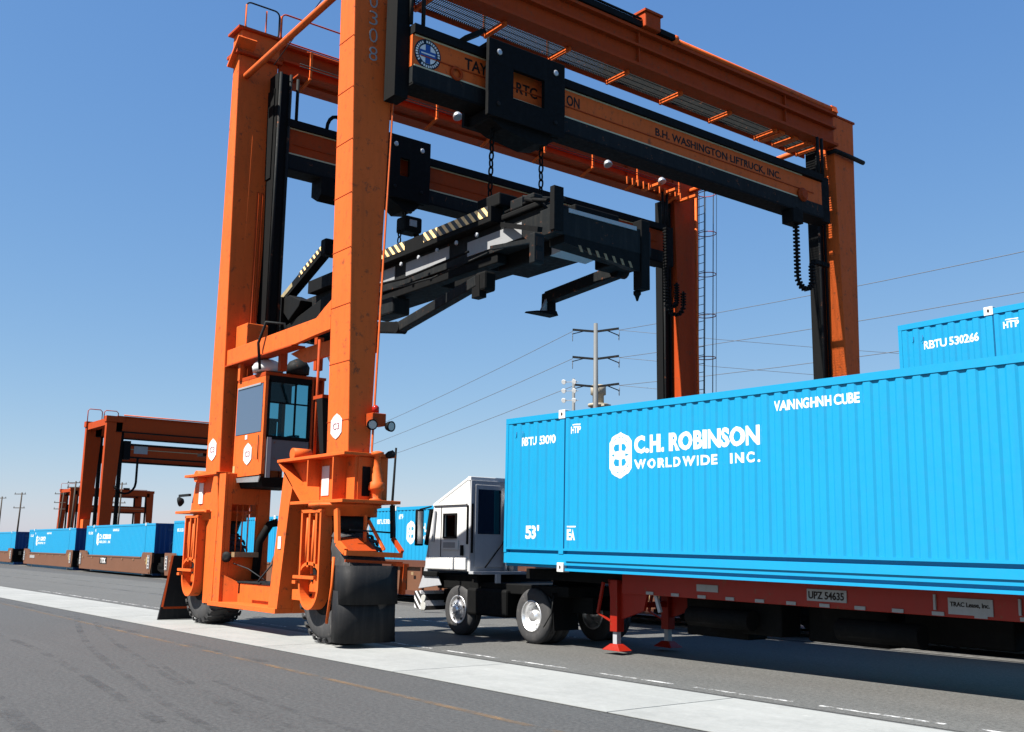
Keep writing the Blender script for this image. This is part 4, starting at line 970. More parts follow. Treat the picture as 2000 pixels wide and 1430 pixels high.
# ---------------------------------------------------------------- chains and spreader
link_me = None
def hoist_chain(label, a, b, size=.17):
    global link_me
    if link_me is None:
        P = []
        for k in range(14):
            t = k*2*PI/14; P.append((.052*math.cos(t), 0, .105*math.sin(t)))
        link_me = MB().tube(P, .021, 5, True).mesh('link', 'black')
    t = thing('hoist_chain', label, 'chain', b, 0, 'chains that hold the spreader')
    A, B = Vector(a), Vector(b); n = max(2, int((A-B).length/.165)); d = (A-B).normalized()
    q = Vector((0, 0, 1)).rotation_difference(d)
    for i in range(n):
        o = bpy.data.objects.new('link', link_me); COL.objects.link(o); o.parent = t
        o.location = (A-B)*((i+.5)/n); e = q.to_euler(); o.rotation_euler = (e.x, e.y, (PI/2)*(i % 2)+.3)
    return t
hoist_chain('black chain hanging from the front trolley, the one nearer the orange leg', (-17.35, 12.75, 10.98), (-17.35, 12.70, 9.08))
hoist_chain('black chain hanging from the front trolley, the one farther from the orange leg', (-17.35, 14.12, 11.05), (-17.35, 14.12, 9.45))
hoist_chain('short black chain between the rear trolley and the hook block', (-23.5, 14.35, 11.05), (-23.5, 14.33, 10.74))
hoist_chain('short black chain between the hook block and the spreader', (-23.5, 14.20, 10.30), (-23.5, 14.18, 9.55))
hk = thing('hook_block', 'square black hook block hanging on a chain under the rear trolley', 'hook block', (-23.5, 14.5, 10.3))
def L(mb, o, name, mat, bevel=0): m_ = mb; m_.v = [v-Vector(o) for v in m_.v]; return m_
o_ = (-23.5, 14.5, 10.3)
MB(o_).box(-23.8, -23.3, 14.25, 14.80, 10.28, 10.72).build('block_body', 'black', hk, .06)
MB(o_).box(-23.30, -23.27, 14.38, 14.60, 10.42, 10.60).build('block_plate', 'grey', hk)
MB(o_).tube([(-23.5, 14.72, 10.3), (-23.5, 14.9, 9.9), (-23.5, 14.95, 9.5)], .08, 8).build('shackle', 'black', hk)
SO = (-20.5, 13.5, 8.0)
sp = thing('container_spreader', 'black container spreader with yellow hazard stripes hanging in chains inside the crane', 'spreader', SO)
def SP(): return MB(SO)
def spart(mb, name, mat, bevel=0, parent=None): return mb.build(name, mat, parent or sp, bevel)
# upper side beam with hazard strips
ub = spart(SP().box(-25.0, -16.75, 12.30, 12.62, 8.50, 8.84), 'side_beam', 'black', .01)
spart(SP().box(-19.3, -16.85, 12.29, 12.298, 8.62, 8.84), 'hazard_strip', 'hazard', 0, ub)
spart(SP().box(-22.6, -20.1, 12.29, 12.298, 8.62, 8.84), 'hazard_strip', 'hazard', 0, ub)
spart(SP().box(-19.3, -16.85, 12.30, 12.60, 8.842, 8.85), 'hazard_strip', 'hazard', 0, ub)
ub2 = spart(SP().box(-25.0, -16.75, 14.40, 14.70, 8.50, 8.84), 'side_beam', 'black', .01)
mf = spart(SP().box(-26.2, -15.0, 12.55, 12.95, 7.92, 8.50), 'main_frame', 'charcoal', .01)
spart(SP().box(-26.2, -15.0, 14.1, 14.5, 8.15, 8.45), 'frame_beam', 'black', .01, mf)
for x in (-25.5, -23.4, -21.2, -19.0, -17.0): spart(SP().box(x, x+.35, 12.9, 14.2, 8.10, 8.30), 'cross_member', 'black', 0, mf)
for x0, x1, z0 in ((-17.9, -16.0, 8.02), (-20.4, -18.6, 8.10), (-22.0, -20.9, 8.12)):
    spart(SP().box(x0, x1, 12.53, 12.548, z0, z0+.32), 'name_panel', 'plate', 0, mf)
spart(SP().box(-21.8, -16.9, 12.60, 12.85, 7.70, 7.90), 'extension_arm', 'black', .02, mf)
spart(SP().box(-24.0, -19.6, 12.8, 13.4, 7.78, 8.0), 'extension_box', 'black', .03, mf)
spart(SP().box(-17.3, -15.55, 12.9, 13.75, 7.62, 8.0), 'rotator_box', 'black', .05, mf)
spart(SP().box(-21.9, -20.9, 12.5, 13.0, 7.3, 7.72), 'motor_cover', 'charcoal', .05, mf)
spart(SP().xz([(-15.6, 7.62), (-15.1, 7.66), (-14.96, 7.9), (-15.6, 7.95)], 12.95, 13.9), 'belly_plate', 'grey', 0, mf)
# top works at the chain end
for (x0, x1, y0, y1, z0, z1, mt) in ((-17.4, -16.6, 12.4, 12.9, 8.84, 9.12, 'black'), (-16.9, -15.9, 12.75, 13.0, 8.88, 9.0, 'charcoal'), (-17.3, -16.6, 13.2, 13.6, 8.6, 9.05, 'black'), (-17.6, -17.05, 13.95, 14.30, 8.84, 9.40, 'charcoal'), (-16.6, -15.3, 12.45, 13.9, 8.50, 8.62, 'black'), (-16.3, -15.9, 12.45, 12.6, 8.62, 8.85, 'charcoal'), (-15.6, -14.9, 13.0, 14.2, 8.3, 8.55, 'black')):
    spart(SP().box(x0, x1, y0, y1, z0, z1), 'sheave_housing', mt, .03)
spart(SP().tube([(-16.9, 12.7, 9.02), (-16.6, 13.6, 9.10)], .05, 8), 'tie_rod', 'steel')
spart(SP().tube([(-16.2, 12.7, 8.95), (-15.9, 13.6, 9.02)], .05, 8), 'tie_rod', 'charcoal')
# end beams with twist lock housings
def end_beam(x0, x1):
    e = spart(SP().box(x0, x1, 12.15, 14.72, 7.70, 8.22), 'end_beam', 'charcoal', .015)
    spart(SP().box(x1-.10, x1+.03, 12.12, 12.36, 7.75, 8.62), 'end_plate', 'black', .01, e)
    spart(SP().box(x1-.22, x1+.03, 14.42, 14.66, 6.98, 8.42), 'corner_housing', 'black', .02, e)
    spart(SP().box(x1-.14, x1+.02, 11.66, 11.90, 7.02, 7.60), 'corner_housing', 'charcoal', .02, e)
    for z in (7.08, 7.35): spart(SP().box(x1+.02, x1+.03, 11.71, 11.85, z, z+.17), 'housing_window', 'ink', 0, e)
    spart(SP().lathe(((x0+x1)/2, 14.53, 6.98), (0, 0, -1), [(0, .08), (.06, .08), (.1, .05), (.2, .02)], 12), 'twist_lock', 'black', 0, e)
    spart(SP().hexa([(x0, 12.4, 7.55), (x1, 12.4, 7.55), (x1, 14.4, 7.32), (x0, 14.4, 7.45), (x0, 12.4, 7.7), (x1, 12.4, 7.7), (x1, 14.4, 7.7), (x0, 14.4, 7.7)]), 'lower_web', 'black', 0, e)
    for k in range(7):
        y = 12.75+k*.22
        spart(SP().prism([(x1, y, 7.56-k*.012), (x1, y+.07, 7.56-k*.012), (x1, y+.13, 7.44-k*.012), (x1, y+.06, 7.44-k*.012)], (.006, 0, 0)), 'stripe', 'tan', 0, e)
    spart(SP().box(x1, x1+.02, 12.5, 14.3, 8.16, 8.24), 'edge_plate', 'grey', 0, e)
    return e
end_beam(-14.95, -14.52); end_beam(-26.7, -26.25)
for yy in (12.45, 13.2, 13.7): spart(SP().tube([(-15.0, yy, 8.25), (-15.4, yy+.1, 8.6), (-15.8, yy, 8.75)], .04, 6), 'hose', 'black')
spart(SP().beam((-16.6, 12.5, 8.42), (-14.7, 11.95, 7.75), .10, .10), 'guide_arm', 'black')
spart(SP().beam((-16.9, 12.45, 7.98), (-14.7, 11.78, 7.50), .08, .08), 'guide_arm', 'charcoal')
spart(SP().tube([(-16.5, 12.5, 8.66), (-15.6, 12.5, 8.70), (-14.9, 12.3, 8.45)], .04, 6), 'hose', 'black')
spart(SP().tube([(-22.5, 12.28, 8.1), (-20.0, 12.26, 7.92), (-17.5, 12.28, 8.0)], .03, 6), 'hydraulic_hose', 'black')
spart(SP().tube([(-21.6, 12.34, 7.86), (-19.0, 12.36, 7.74), (-16.9, 12.36, 7.86)], .025, 6), 'hydraulic_hose', 'charcoal')
for q in range(5): spart(SP().lathe((-17.2-q*.75, 12.29, 8.30), (0, -1, 0), [(0, .05), (.03, .05), (.04, .03)], 10), 'bolt', 'grey')
spart(SP().tube([(-17.25, 14.2, 9.2), (-16.6, 13.9, 9.0), (-15.9, 13.6, 8.85), (-15.0, 13.2, 8.5)], .025, 6), 'hose', 'black')
for q in range(4): spart(SP().lathe((-16.95+q*.32, 13.0+q*.28, 8.78), (1, .2, 0), [(-.04, .16), (.0, .19), (.04, .16)], 14), 'sheave', 'black')
# grapple arms folded under the frame
def arm(pivot, foot, w, y, toe):
    """bar from pivot to foot in the plane y, with a shoe that points along toe (+1/-1 in x)"""
    (px, pz), (fx_, fz) = pivot, foot
    a_ = spart(SP().beam((px, y, pz), (fx_, y, fz), w, w*1.05), 'grapple_arm', 'charcoal', .02)
    spart(SP().lathe((px, y-w*.6, pz), (0, 1, 0), [(0, w*.62), (w*1.2, w*.62)], 14), 'arm_pivot', 'black', 0, a_)
    spart(SP().xz([(fx_-.12, fz+.10), (fx_+.12, fz+.12), (fx_+.14*1, fz-.36), (fx_-.14, fz-.36)], y-w*.45, y+w*.45), 'arm_wrist', 'black', .015, a_)
    if toe:
        spart(SP().hexa([(fx_-.1, y-.65, fz-.44), (fx_+.2, y-.5, fz-.44), (fx_+.2, y+.14, fz-.44), (fx_-.12, y+.14, fz-.44), (fx_-.08, y-.62, fz-.40), (fx_+.18, y-.48, fz-.40), (fx_+.16, y+.12, fz-.32), (fx_-.1, y+.12, fz-.32)]), 'arm_shoe', 'black', .01, a_)
        spart(SP().prism([(fx_+.02, y-.30, fz-.38), (fx_+.02, y+.02, fz-.36), (fx_+.02, y+.02, fz+.06), (fx_+.02, y-.10, fz-.0)], (.07, 0, 0)), 'shoe_web', 'grey', 0, a_)
    return a_
arm((-20.35, 6.83), (-17.25, 7.32), .22, 12.4, False)
spart(SP().box(-17.30, -16.95, 12.32, 12.62, 7.08, 7.50), 'arm_shoe', 'black', .05)
spart(SP().beam((-20.35, 12.4, 6.83), (-23.4, 12.4, 7.35), .24, .26), 'grapple_arm', 'black', .02)
arm((-15.95, 7.78), (-18.35, 7.62), .26, 15.2, True)
spart(SP().box(-16.1, -15.5, 14.6, 15.35, 7.72, 8.1), 'arm_bracket', 'black', .03)
# raised end arm at the far end of the spreader
ra = spart(SP().beam((-24.05, 12.4, 9.62), (-27.1, 12.4, 8.42), .26, .24), 'raised_arm', 'black', .01)
spart(SP().beam((-24.25, 12.262, 9.60), (-25.5, 12.262, 9.11), .008, .13, (0, 0, 1)), 'hazard_strip', 'hazard', 0, ra)
spart(SP().beam((-25.9, 12.262, 8.93), (-27.1, 12.262, 8.46), .008, .13, (0, 0, 1)), 'hazard_strip', 'yellow_line', 0, ra)
spart(SP().box(-24.2, -23.9, 12.2, 12.6, 9.35, 9.80), 'arm_head', 'black', .05, ra)
spart(SP().xz([(-27.25, 8.5), (-27.2, 8.3), (-26.2, 8.15), (-25.9, 7.9), (-25.6, 8.05), (-25.3, 8.2), (-25.2, 8.35), (-25.9, 8.62)], 12.2, 12.6), 'arm_root', 'black', .02, ra)
spart(SP().xz([(-27.0, 7.5), (-26.8, 7.72), (-25.6, 7.95), (-24.0, 8.25), (-23.5, 8.3), (-23.5, 7.7), (-24.5, 7.6), (-26.0, 7.35)], 12.3, 12.8), 'far_end_frame', 'black', .02)
spart(SP().tube([(-26.0, 12.35, 7.9), (-26.0, 12.35, 7.6)], .015, 5), 'pin', 'charcoal')

# ---------------------------------------------------------------- yard truck
TX, TY = -17.86, 12.95
tk = thing('yard_truck', 'white single-seat yard truck with a slanted roof, pulling the red trailer', 'truck', (TX, TY, 0), 0.012)
def T(): return MB((0, 0, 0))
def tp(mb, name, mat, bevel=0, parent=None): return mb.build(name, mat, parent or tk, bevel)
# local: x forward is negative, y=0 is the near side
cy1 = 1.30
for pts in ([(-1.86, 1.34), (-.35, 1.34), (-.35, 2.06), (-1.87, 2.06), (-1.90, 1.9)], [(-1.87, 2.06), (-1.28, 2.06), (-1.28, 2.52), (-1.763, 2.52)], [(-.86, 2.06), (-.35, 2.06), (-.35, 2.52), (-.86, 2.52)],
            [(-1.763, 2.52), (-.35, 2.52), (-.35, 2.78), (-.38, 3.30), (-.46, 3.30), (-1.72, 2.76), (-1.72, 2.70)]):
    tp(T().xz(pts, .03, .07), 'cab_side', 'cab_white')
# window hole is made by frames: side window panel
sw = tp(T().box(-1.32, -.82, .0, .028, 2.52, 2.56), 'side_window_frame', 'black')
tp(T().box(-1.32, -.82, .0, .028, 2.02, 2.06), 'frame_rail', 'black', 0, sw)
for x in (-1.32, -.86): tp(T().box(x, x+.04, .0, .028, 2.06, 2.52), 'frame_post', 'black', 0, sw)
tp(T().box(-1.28, -.86, .045, .052, 2.06, 2.52), 'window_glass', 'glass_clear', 0, sw)
tp(T().xz([(-1.86, 1.34), (-.35, 1.34), (-.35, 1.95), (-1.89, 1.95), (-1.90, 1.9)], cy1, cy1+.04), 'cab_side', 'cab_white')
tp(T().xz([(-1.74, 2.62), (-.35, 2.62), (-.35, 2.78), (-.38, 3.30), (-.46, 3.30), (-1.72, 2.76), (-1.72, 2.70)], cy1, cy1+.04), 'cab_side', 'cab_white')
tp(T().box(-.50, -.35, cy1, cy1+.04, 1.95, 2.62), 'door_post', 'cab_white')
tp(T().hexa([(-1.74, .02, 2.70), (-.42, .02, 3.26), (-.42, cy1+.04, 3.26), (-1.74, cy1+.04, 2.70), (-1.74, .02, 2.78), (-.42, .02, 3.33), (-.42, cy1+.04, 3.33), (-1.74, cy1+.04, 2.78)]), 'cab_roof', 'cab_white', .015)
tp(T().box(-.45, -.34, .02, cy1+.04, 3.24, 3.33), 'roof_edge', 'cab_white', .012)
tp(T().box(-1.70, -.45, -.012, .03, 2.74, 2.76), 'drip_rail', 'white')
ns = tp(T().hexa([(-2.15, .03, 1.02), (-1.86, .03, 1.02), (-1.86, 1.9, 1.02), (-2.15, 1.9, 1.02), (-1.93, .03, 1.9), (-1.84, .03, 1.9), (-1.84, 1.3, 1.9), (-1.93, 1.3, 1.9)]), 'nose', 'grey', .03)  # shaded part of the white cab, its shade painted in as grey
tp(T().box(-1.92, -1.0, -.03, .025, 1.36, 1.62), 'fender_panel', 'cab_white', .02)
tp(T().box(-1.0, -.42, -.03, .025, 1.36, 1.62), 'fender_panel', 'cab_white', .02)
tp(T().box(-2.0, -1.45, -.04, .03, 1.20, 1.31), 'bumper_trim', 'black', .02)
tp(T().hexa([(-2.22, .0, .92), (-1.35, .0, 1.02), (-1.35, .04, 1.02), (-2.22, .04, .92), (-2.05, .0, 1.22), (-1.5, .0, 1.22), (-1.5, .04, 1.22), (-2.05, .04, 1.22)]), 'skirt', 'grey', .01)
tp(T().hexa([(-2.34, -.02, .50), (-1.98, -.02, .46), (-1.98, 2.4, .46), (-2.34, 2.4, .50), (-2.34, -.02, .86), (-2.10, -.02, .88), (-2.10, 2.4, .88), (-2.34, 2.4, .86)]), 'front_bumper', 'hazard_white', .01)
tp(T().lathe((-1.93, .0, .72), (0, -1, 0), [(0, .06), (.03, .08), (.06, .08)], 12), 'marker_lamp', 'lens')
tp(T().lathe((-1.93, .0, .55), (0, -1, 0), [(0, .06), (.03, .10), (.06, .10)], 12), 'marker_lamp', 'lens')
# windscreen and its frame
tp(T().hexa([(-1.94, .06, 1.92), (-1.92, .06, 1.92), (-1.92, cy1, 1.92), (-1.94, cy1, 1.92), (-1.76, .06, 2.70), (-1.74, .06, 2.70), (-1.74, cy1, 2.70), (-1.76, cy1, 2.70)]), 'windscreen', 'glass_clear')
tp(T().beam((-1.97, .02, 1.88), (-1.80, .02, 2.66), .06, .09, (1, 0, 0)), 'windscreen_post', 'black')
tp(T().beam((-1.70, .0, 1.95), (-1.62, .0, 2.62), .04, .06, (1, 0, 0)), 'window_post', 'grey')
mr = tp(T().box(-2.10, -2.03, -.22, -.02, 1.86, 2.66), 'mirror', 'black', .02)
tp(T().tube([(-2.06, -.12, 2.66), (-1.75, -.02, 2.72)], .018, 6), 'mirror_arm', 'black', 0, mr)
tp(T().box(-2.03, -2.02, -.19, -.05, 1.90, 2.62), 'mirror_glass', 'chrome', 0, mr)
# door details on the near side
tp(T().box(-1.34, -.74, -.002, .026, 1.78, 1.98), 'name_plate_recess', 'cab_white', .008)
tp(T().box(-1.28, -.84, -.006, -.002, 1.82, 1.94), 'name_plate', 'plate')
tp(T().box(-.62, -.55, -.03, .02, 1.66, 1.88), 'door_handle', 'black', .01)
tp(T().box(-1.42, -1.405, .018, .028, 1.4, 2.70), 'door_gap', 'ink')
tp(T().box(-.42, -.40, -.015, .028, 1.9, 2.72), 'door_seal', 'black')
# rear wall with its sliding door
tp(T().box(-.36, -.32, .03, cy1+.02, 1.34, 3.25), 'rear_wall', 'grey', .006)  # back of the white cab: grey stands in for its shade
rd = tp(T().box(-.318, -.30, .13, .86, 1.42, 3.16), 'rear_door', 'grey', .008)  # same grey, shade of the cab back put into the paint
tp(T().box(-.299, -.292, .20, .80, 2.12, 3.06), 'door_window', 'glass_dark', .0, rd)
tp(T().box(-.299, -.280, .02, .07, 1.72, 2.75), 'hinge_strip', 'black', 0, rd)
tp(T().tube([(-.24, .92, 1.34), (-.24, .92, 3.12)], .035, 10), 'exhaust_stack', 'chrome')
tp(T().tube([(-.24, 1.06, 1.34), (-.24, 1.06, 3.25)], .06, 10), 'air_pipe', 'grey')
tp(T().tube([(-.22, .95, 2.08), (-.22, .35, 1.42)], .018, 6), 'air_hose', 'black')
tp(T().box(-.36, .1, .02, 1.25, 1.28, 1.34), 'deck', 'grey', .01)
# seat and wheel inside the cab
tp(T().box(-1.05, -.6, .4, .9, 1.6, 2.0), 'seat', 'black', .05)
tp(T().box(-.66, -.54, .42, .88, 1.95, 2.6), 'seat_back', 'black', .05)
# chassis
ch = tp(T().box(-2.0, 2.9, .55, .70, .62, .92), 'chassis_rail', 'black')
tp(T().box(-2.0, 2.9, 1.65, 1.80, .62, .92), 'chassis_rail', 'black')
tp(T().box(-1.7, -.2, .15, 2.2, .95, 1.28), 'engine_block', 'black', .03)
tp(T().box(-.5, .85, .08, .55, .45, 1.0), 'fuel_tank', 'black', .05)
tp(T().box(-.2, 2.6, .2, 2.2, .92, 1.12), 'rear_deck', 'black', .02)
tp(T().lathe((1.75, 1.2, 1.12), (0, 0, 1), [(0, .5), (.1, .5), (.16, .42)], 24), 'fifth_wheel', 'black')
tp(T().box(.45, .52, .1, .2, 1.12, 1.30), 'hose_mount', 'grey')
for (x, y0, dual, front) in ((-.86, .12, 0, 1), (-.86, 2.02, 0, 1), (1.63, .10, 1, 0), (1.63, 1.72, 1, 0)):
    near_ = y0 < 1
    for kk in range(2 if dual else 1):
        y = y0+kk*.34
        w_ = tp(T().lathe((x, y, .53), (0, 1, 0), [(0, .30), (0, .36), (-.01, .44), (.03, .50), (.06, .53), (.11, .530), (.112, .518), (.122, .518), (.124, .53), (.176, .53), (.178, .518), (.188, .518), (.19, .53), (.24, .53), (.27, .50), (.30, .42), (.29, .30)], 40, caps=0), 'tyre', 'rubber')
        if kk == 0:
            if front: tp(T().lathe((x, y, .53), (0, 1, 0), [(.02, .30), (-.005, .30), (-.005, .275), (.03, .26), (-.02, .17), (-.03, .15), (-.03, .09), (-.08, .085), (-.10, .06)], 32, caps=2), 'rim', 'chrome', 0, w_)
            else: tp(T().lathe((x, y, .53), (0, 1, 0), [(.02, .30), (-.005, .305), (-.008, .28), (.10, .26), (.20, .24), (.205, .15), (.10, .13), (.08, .11), (.02, .10), (.02, .04)], 32, caps=2), 'rim', 'chrome', 0, w_)
            for k in range(10):
                a = k*PI/5; dy = -.035 if front else .19
                rr_ = .13 if front else .185
                tp(T().lathe((x+rr_*math.cos(a), y+dy, .53+rr_*math.sin(a)), (0, -1, 0), [(0, .016), (.03, .016)], 6), 'wheel_nut', 'steel', 0, w_)
            if front:
                for k in range(5):
                    a = k*2*PI/5+.3
                    d = T(); disc(d, (x+.222*math.cos(a), y+.004, .53+.222*math.sin(a)), UX, (0, 0, 1), .028, .006, 10); tp(d, 'hand_hole', 'ink', 0, w_)
tp(T().tube([(2.05+.0, .06, .35), (2.28, .06, .62), (2.34, .06, .95)], .012, 5), 'mudguard_stay', 'charcoal')
tp(T().hexa([(2.32, .08, .30), (2.34, .08, .30), (2.34, .7, .30), (2.32, .7, .30), (2.25, .08, 1.0), (2.27, .08, 1.0), (2.27, .7, 1.0), (2.25, .7, 1.0)]), 'mudflap', 'black')

# ---------------------------------------------------------------- trailer
TRX, TRY = -14.6, 12.60
tl = thing('container_trailer', 'red skeletal container trailer with a row of pale reflectors on its side rail', 'trailer', (TRX, TRY, .0), .006, ry=.0105)
def rp(mb, name, mat, bevel=0, parent=None): return mb.build(name, mat, parent or tl, bevel)
rp(T().box(.95, 17, .42, .56, 1.08, 1.42), 'side_rail', 'red', .01)
rp(T().box(.95, 17, 1.9, 2.04, .96, 1.42), 'side_rail', 'red', .01)
rp(T().box(-1.9, 1.0, .55, 1.9, 1.22, 1.42), 'gooseneck', 'black', .01)
for i in range(13): rp(T().box(1.4+i*1.2, 1.48+i*1.2, .56, 1.9, 1.1, 1.36), 'cross_member', 'red')
for i in range(12):
    x = 1.55+i*.585; rp(T().box(x, x+.17, .405, .418, 1.09, 1.14), 'reflector', 'plate')
p = rp(T().box(2.70, 3.15, .405, .418, 1.20, 1.31), 'name_plate', 'plate')
p = rp(T().box(4.85, 5.52, .402, .418, 1.17, 1.34), 'number_plate', 'plate')
text('UPZ 54635', (4.88, .400, 1.20), .60, .11, UX, 'ink', tl)
p = rp(T().box(7.05, 7.65, .402, .418, 1.12, 1.33), 'name_plate', 'plate')
text('TRAC Lease, Inc.', (7.08, .400, 1.21), .53, .07, UX, 'ink', tl)
for x in (6.85, 7.98): rp(T().box(x, x+.03, .39, .418, 1.16, 1.36), 'bracket_strip', 'plate')
# landing gear
for y in (.55, 1.85):
    lg = rp(T().box(.60, .78, y-.09, y+.09, .40, 1.30), 'landing_leg', 'red', .01)
    rp(T().box(.64, .74, y-.05, y+.05, .12, .42), 'inner_leg', 'grey', 0, lg)
    rp(T().hexa([(.46, y-.16, .08), (.92, y-.16, .08), (.92, y+.16, .08), (.46, y+.16, .08), (.60, y-.08, .19), (.78, y-.08, .19), (.78, y+.08, .19), (.60, y+.08, .19)]), 'foot', 'red', .01, lg)
    rp(T().box(.50, 1.45, y-.03, y+.03, .70, 1.28) if 0 else T().xz([(.45, 1.3), (1.5, 1.3), (1.35, .80), (.80, .62), (.58, .62)], y+.0, y+.06), 'leg_bracket', 'red', 0, lg)
    rp(T().beam((.42, y-.08, 1.25), (.28, y-.08, .70), .04, .05), 'brace', 'red', 0, lg)
    rp(T().beam((.28, y-.08, .70), (.62, y-.08, .58), .03, .03), 'brace', 'red', 0, lg)
    rp(T().beam((1.6, y, 1.2), (1.75, y, .80), .05, .06), 'crank', 'grey', 0, lg)
rp(T().box(.64, .74, .6, 1.8, .80, .90), 'leg_tie', 'red')
for x0, x1, z0, y0 in ((1.75, 3.1, .42, 1.2), (3.2, 4.0, .55, .9), (4.2, 5.6, .50, 1.3), (5.8, 7.4, .62, 1.4)): rp(T().box(x0, x1, y0, y0+.5, z0, 1.12), 'tool_box', 'black', .03)
for x in (2.3, 5.2): rp(T().tube([(x, .7, .78), (x+1.3, .7, .78)], .16, 12), 'air_tank', 'black')
for x in (9.2, 10.5):
    for y in (.0, 1.75):
        w_ = rp(T().lathe((x+2.0, y, .66), (0, 1, 0), [(0, .30), (0, .4), (.04, .49), (.26, .49), (.30, .4), (.3, .3)], 28, caps=0), 'tyre', 'rubber')
        rp(T().lathe((x+2.0, y, .66), (0, 1, 0), [(.02, .30), (0, .28), (.1, .24), (.12, .1)], 20, caps=2), 'rim', 'white', 0, w_)

# ---------------------------------------------------------------- other gantry cranes
def far_crane(label, x, y, wb, span, lw, zb, gz0, loop):
    """x, y: foot of the front leg on the near side; wb wheelbase, lw leg width along y"""
    r = thing('gantry_crane', label, 'gantry crane', (x, y, 0), 0, 'orange gantry cranes')
    for dx in (0, -wb):
        for far in (0, 1):
            ya, yb = (0, lw*.66) if not far else (span-lw*.66, span)
            yc, yd = (0, lw) if not far else (span-lw, span)
            MB().hexa([(dx-.75, ya, 2.6), (dx, ya, 2.6), (dx, yb, 2.6), (dx-.75, yb, 2.6), (dx-.55, yc, 14.2), (dx, yc, 14.2), (dx, yd, 14.2), (dx-.55, yd, 14.2)]).build('leg', 'orange_old_shaded', r, .03)
            MB().box(dx-.65, dx+.12, yc-.1, yd+.1, 14.2, 14.8).build('leg_head', 'orange_old_shaded', r)
            MB().lathe((dx-.4, ya+.2, .9), (0, 1, 0), [(0, .5), (0, .85), (.1, .9), (.6, .9), (.7, .8), (.7, .5)], 20).build('wheel', 'rubber', r)
            MB().box(dx-.9, dx+.2, ya-.1, yb+.2, 1.9, 2.6).build('wheel_box', 'orange_old_shaded', r)
            yy = lw*.95 if not far else span-lw*.95-.3
            MB().box(dx-.6, dx-.15, yy, yy+.3, 2.6, 14.0).build('lifting_mast', 'black', r)
        MB().box(dx-.10, dx-.0, lw*.6, span-lw*.6, gz0, 14.75).build('main_girder', 'orange_old_shaded', r)
        MB().box(dx-.4, dx+.15, lw*.6, span-lw*.6, 14.75, 14.85).build('top_flange', 'orange_old_shaded', r)
        MB().box(dx-.4, dx+.15, lw*.6, span-lw*.6, gz0-.1, gz0).build('bottom_flange', 'black', r)
        MB().tube([(dx+.1, lw, 14.95), (dx+.1, span-lw, 14.95)], .06, 6).build('top_pipe', 'orange', r)
        MB().box(dx-.5, dx-.05, lw+.3, span-lw-.3, zb, zb+1.15).build('lift_beam', 'orange_old_shaded', r)
        MB().box(dx-.6, dx+.05, lw+.3, span-lw-.3, zb+1.15, zb+1.35).build('beam_rail', 'black', r)
        MB().box(dx-.55, dx+.02, lw+.3, span-lw-.3, zb-.12, zb+.02).build('beam_bottom', 'black', r)
        MB().box(dx-.05, dx-.035, lw+.6, span-lw-.6, zb+.72, zb+.80).build('beam_stripe', 'yellow_line', r)
        MB().box(dx-.7, dx+.15, lw+.25, lw+.9, zb-.3, zb+1.6).build('end_carriage', 'black', r)
    for far in (0, 1):
        yy = 0 if not far else span-lw*.7
        MB().box(-wb+.05, -.56, yy+.1, yy+lw*.6, 13.9, 14.6).build('end_girder', 'orange_old_shaded', r)
        MB().box(-wb+.05, -.76, yy+.1, yy+lw*.6, .7, 1.3).build('low_beam', 'orange', r)
    MB().box(-wb-.2, -wb+1.0, lw*.1, lw*.5, 2.6, 4.4).build('engine_housing', 'orange', r)
    for q in (0, 1.7):
        MB().tube([(-wb-.3, .1+q, 14.8), (-wb-.3, .1+q, 16.0), (-wb-.3, .3+q, 16.2), (-wb-.3, 1.4+q, 16.2), (-wb-.3, 1.6+q, 16.0), (-wb-.3, 1.6+q, 14.8)], .05, 6).build('guard_rail', 'orange_old_shaded', r)
    MB().box(-.2, .3, span*.62, span*.62+1.4, 14.85, 15.3).build('junction_box', 'black', r)
    if loop:
        P = [(.1, lw+1.7, zb)]+[(.1, lw+1.7-(1.1)*(1-math.cos(k*PI/8)), zb-2.6-1.2*math.sin(k*PI/8)) for k in range(8)]
        MB().tube(P, .12, 6).build('energy_chain', 'black', r)
        MB().box(-.03, -.01, lw+1.3, lw+2.7, zb+.35, zb+1.2).build('notice', 'plate', r)
    return r
far_crane('brown gantry crane standing beyond the train, the larger of the two in the distance', -109.0, 32.0, 7.0, 17.5, 1.65, 10.75, 13.3, True)
far_crane('small brown gantry crane farthest away, partly behind the larger distant crane', -255.8, 68.2, 8.4, 19.4, 1.7, 9.6, 13.4, False)

# ---------------------------------------------------------------- poles and wires
def steel_pole():
    x, y, h = -81.6, 74.2, 26
    o = (x, y, 0); r_ = thing('power_pole', 'tall pale steel power pole with three double cross arms', 'utility pole', o)
    MB().tube([(0, 0, 0), (0, 0, h)], .38, 14, r1=.22).build('pole', 'pale_steel', r_)
    d = Vector((.75, .66, 0)); ends = []
    for k, z in enumerate((h-.9, h-3.9, h-6.9)):
        for s_ in (-1, 1):
            a = MB().beam(Vector((0, 0, z)), d*s_*2.5+Vector((0, 0, z+.28)), .16, .22).build('cross_arm', 'charcoal', r_)
            e_ = d*s_*2.5+Vector((0, 0, z+.1)); ends.append(e_+Vector(o))
            MB().beam(d*s_*1.2+Vector((0, 0, z+.1)), e_+Vector((-.5*s_, .5*s_, -.45)), .09, .09).build('insulator', 'charcoal', a)
            MB().tube([e_+Vector((-.6*math.cos(q)*1, .5*math.cos(q), -.2-.9*math.sin(q))) for q in [i*PI/8 for i in range(9)]], .03, 5).build('jumper_cable', 'wire_pale', a)
    return ends
ends = steel_pole()
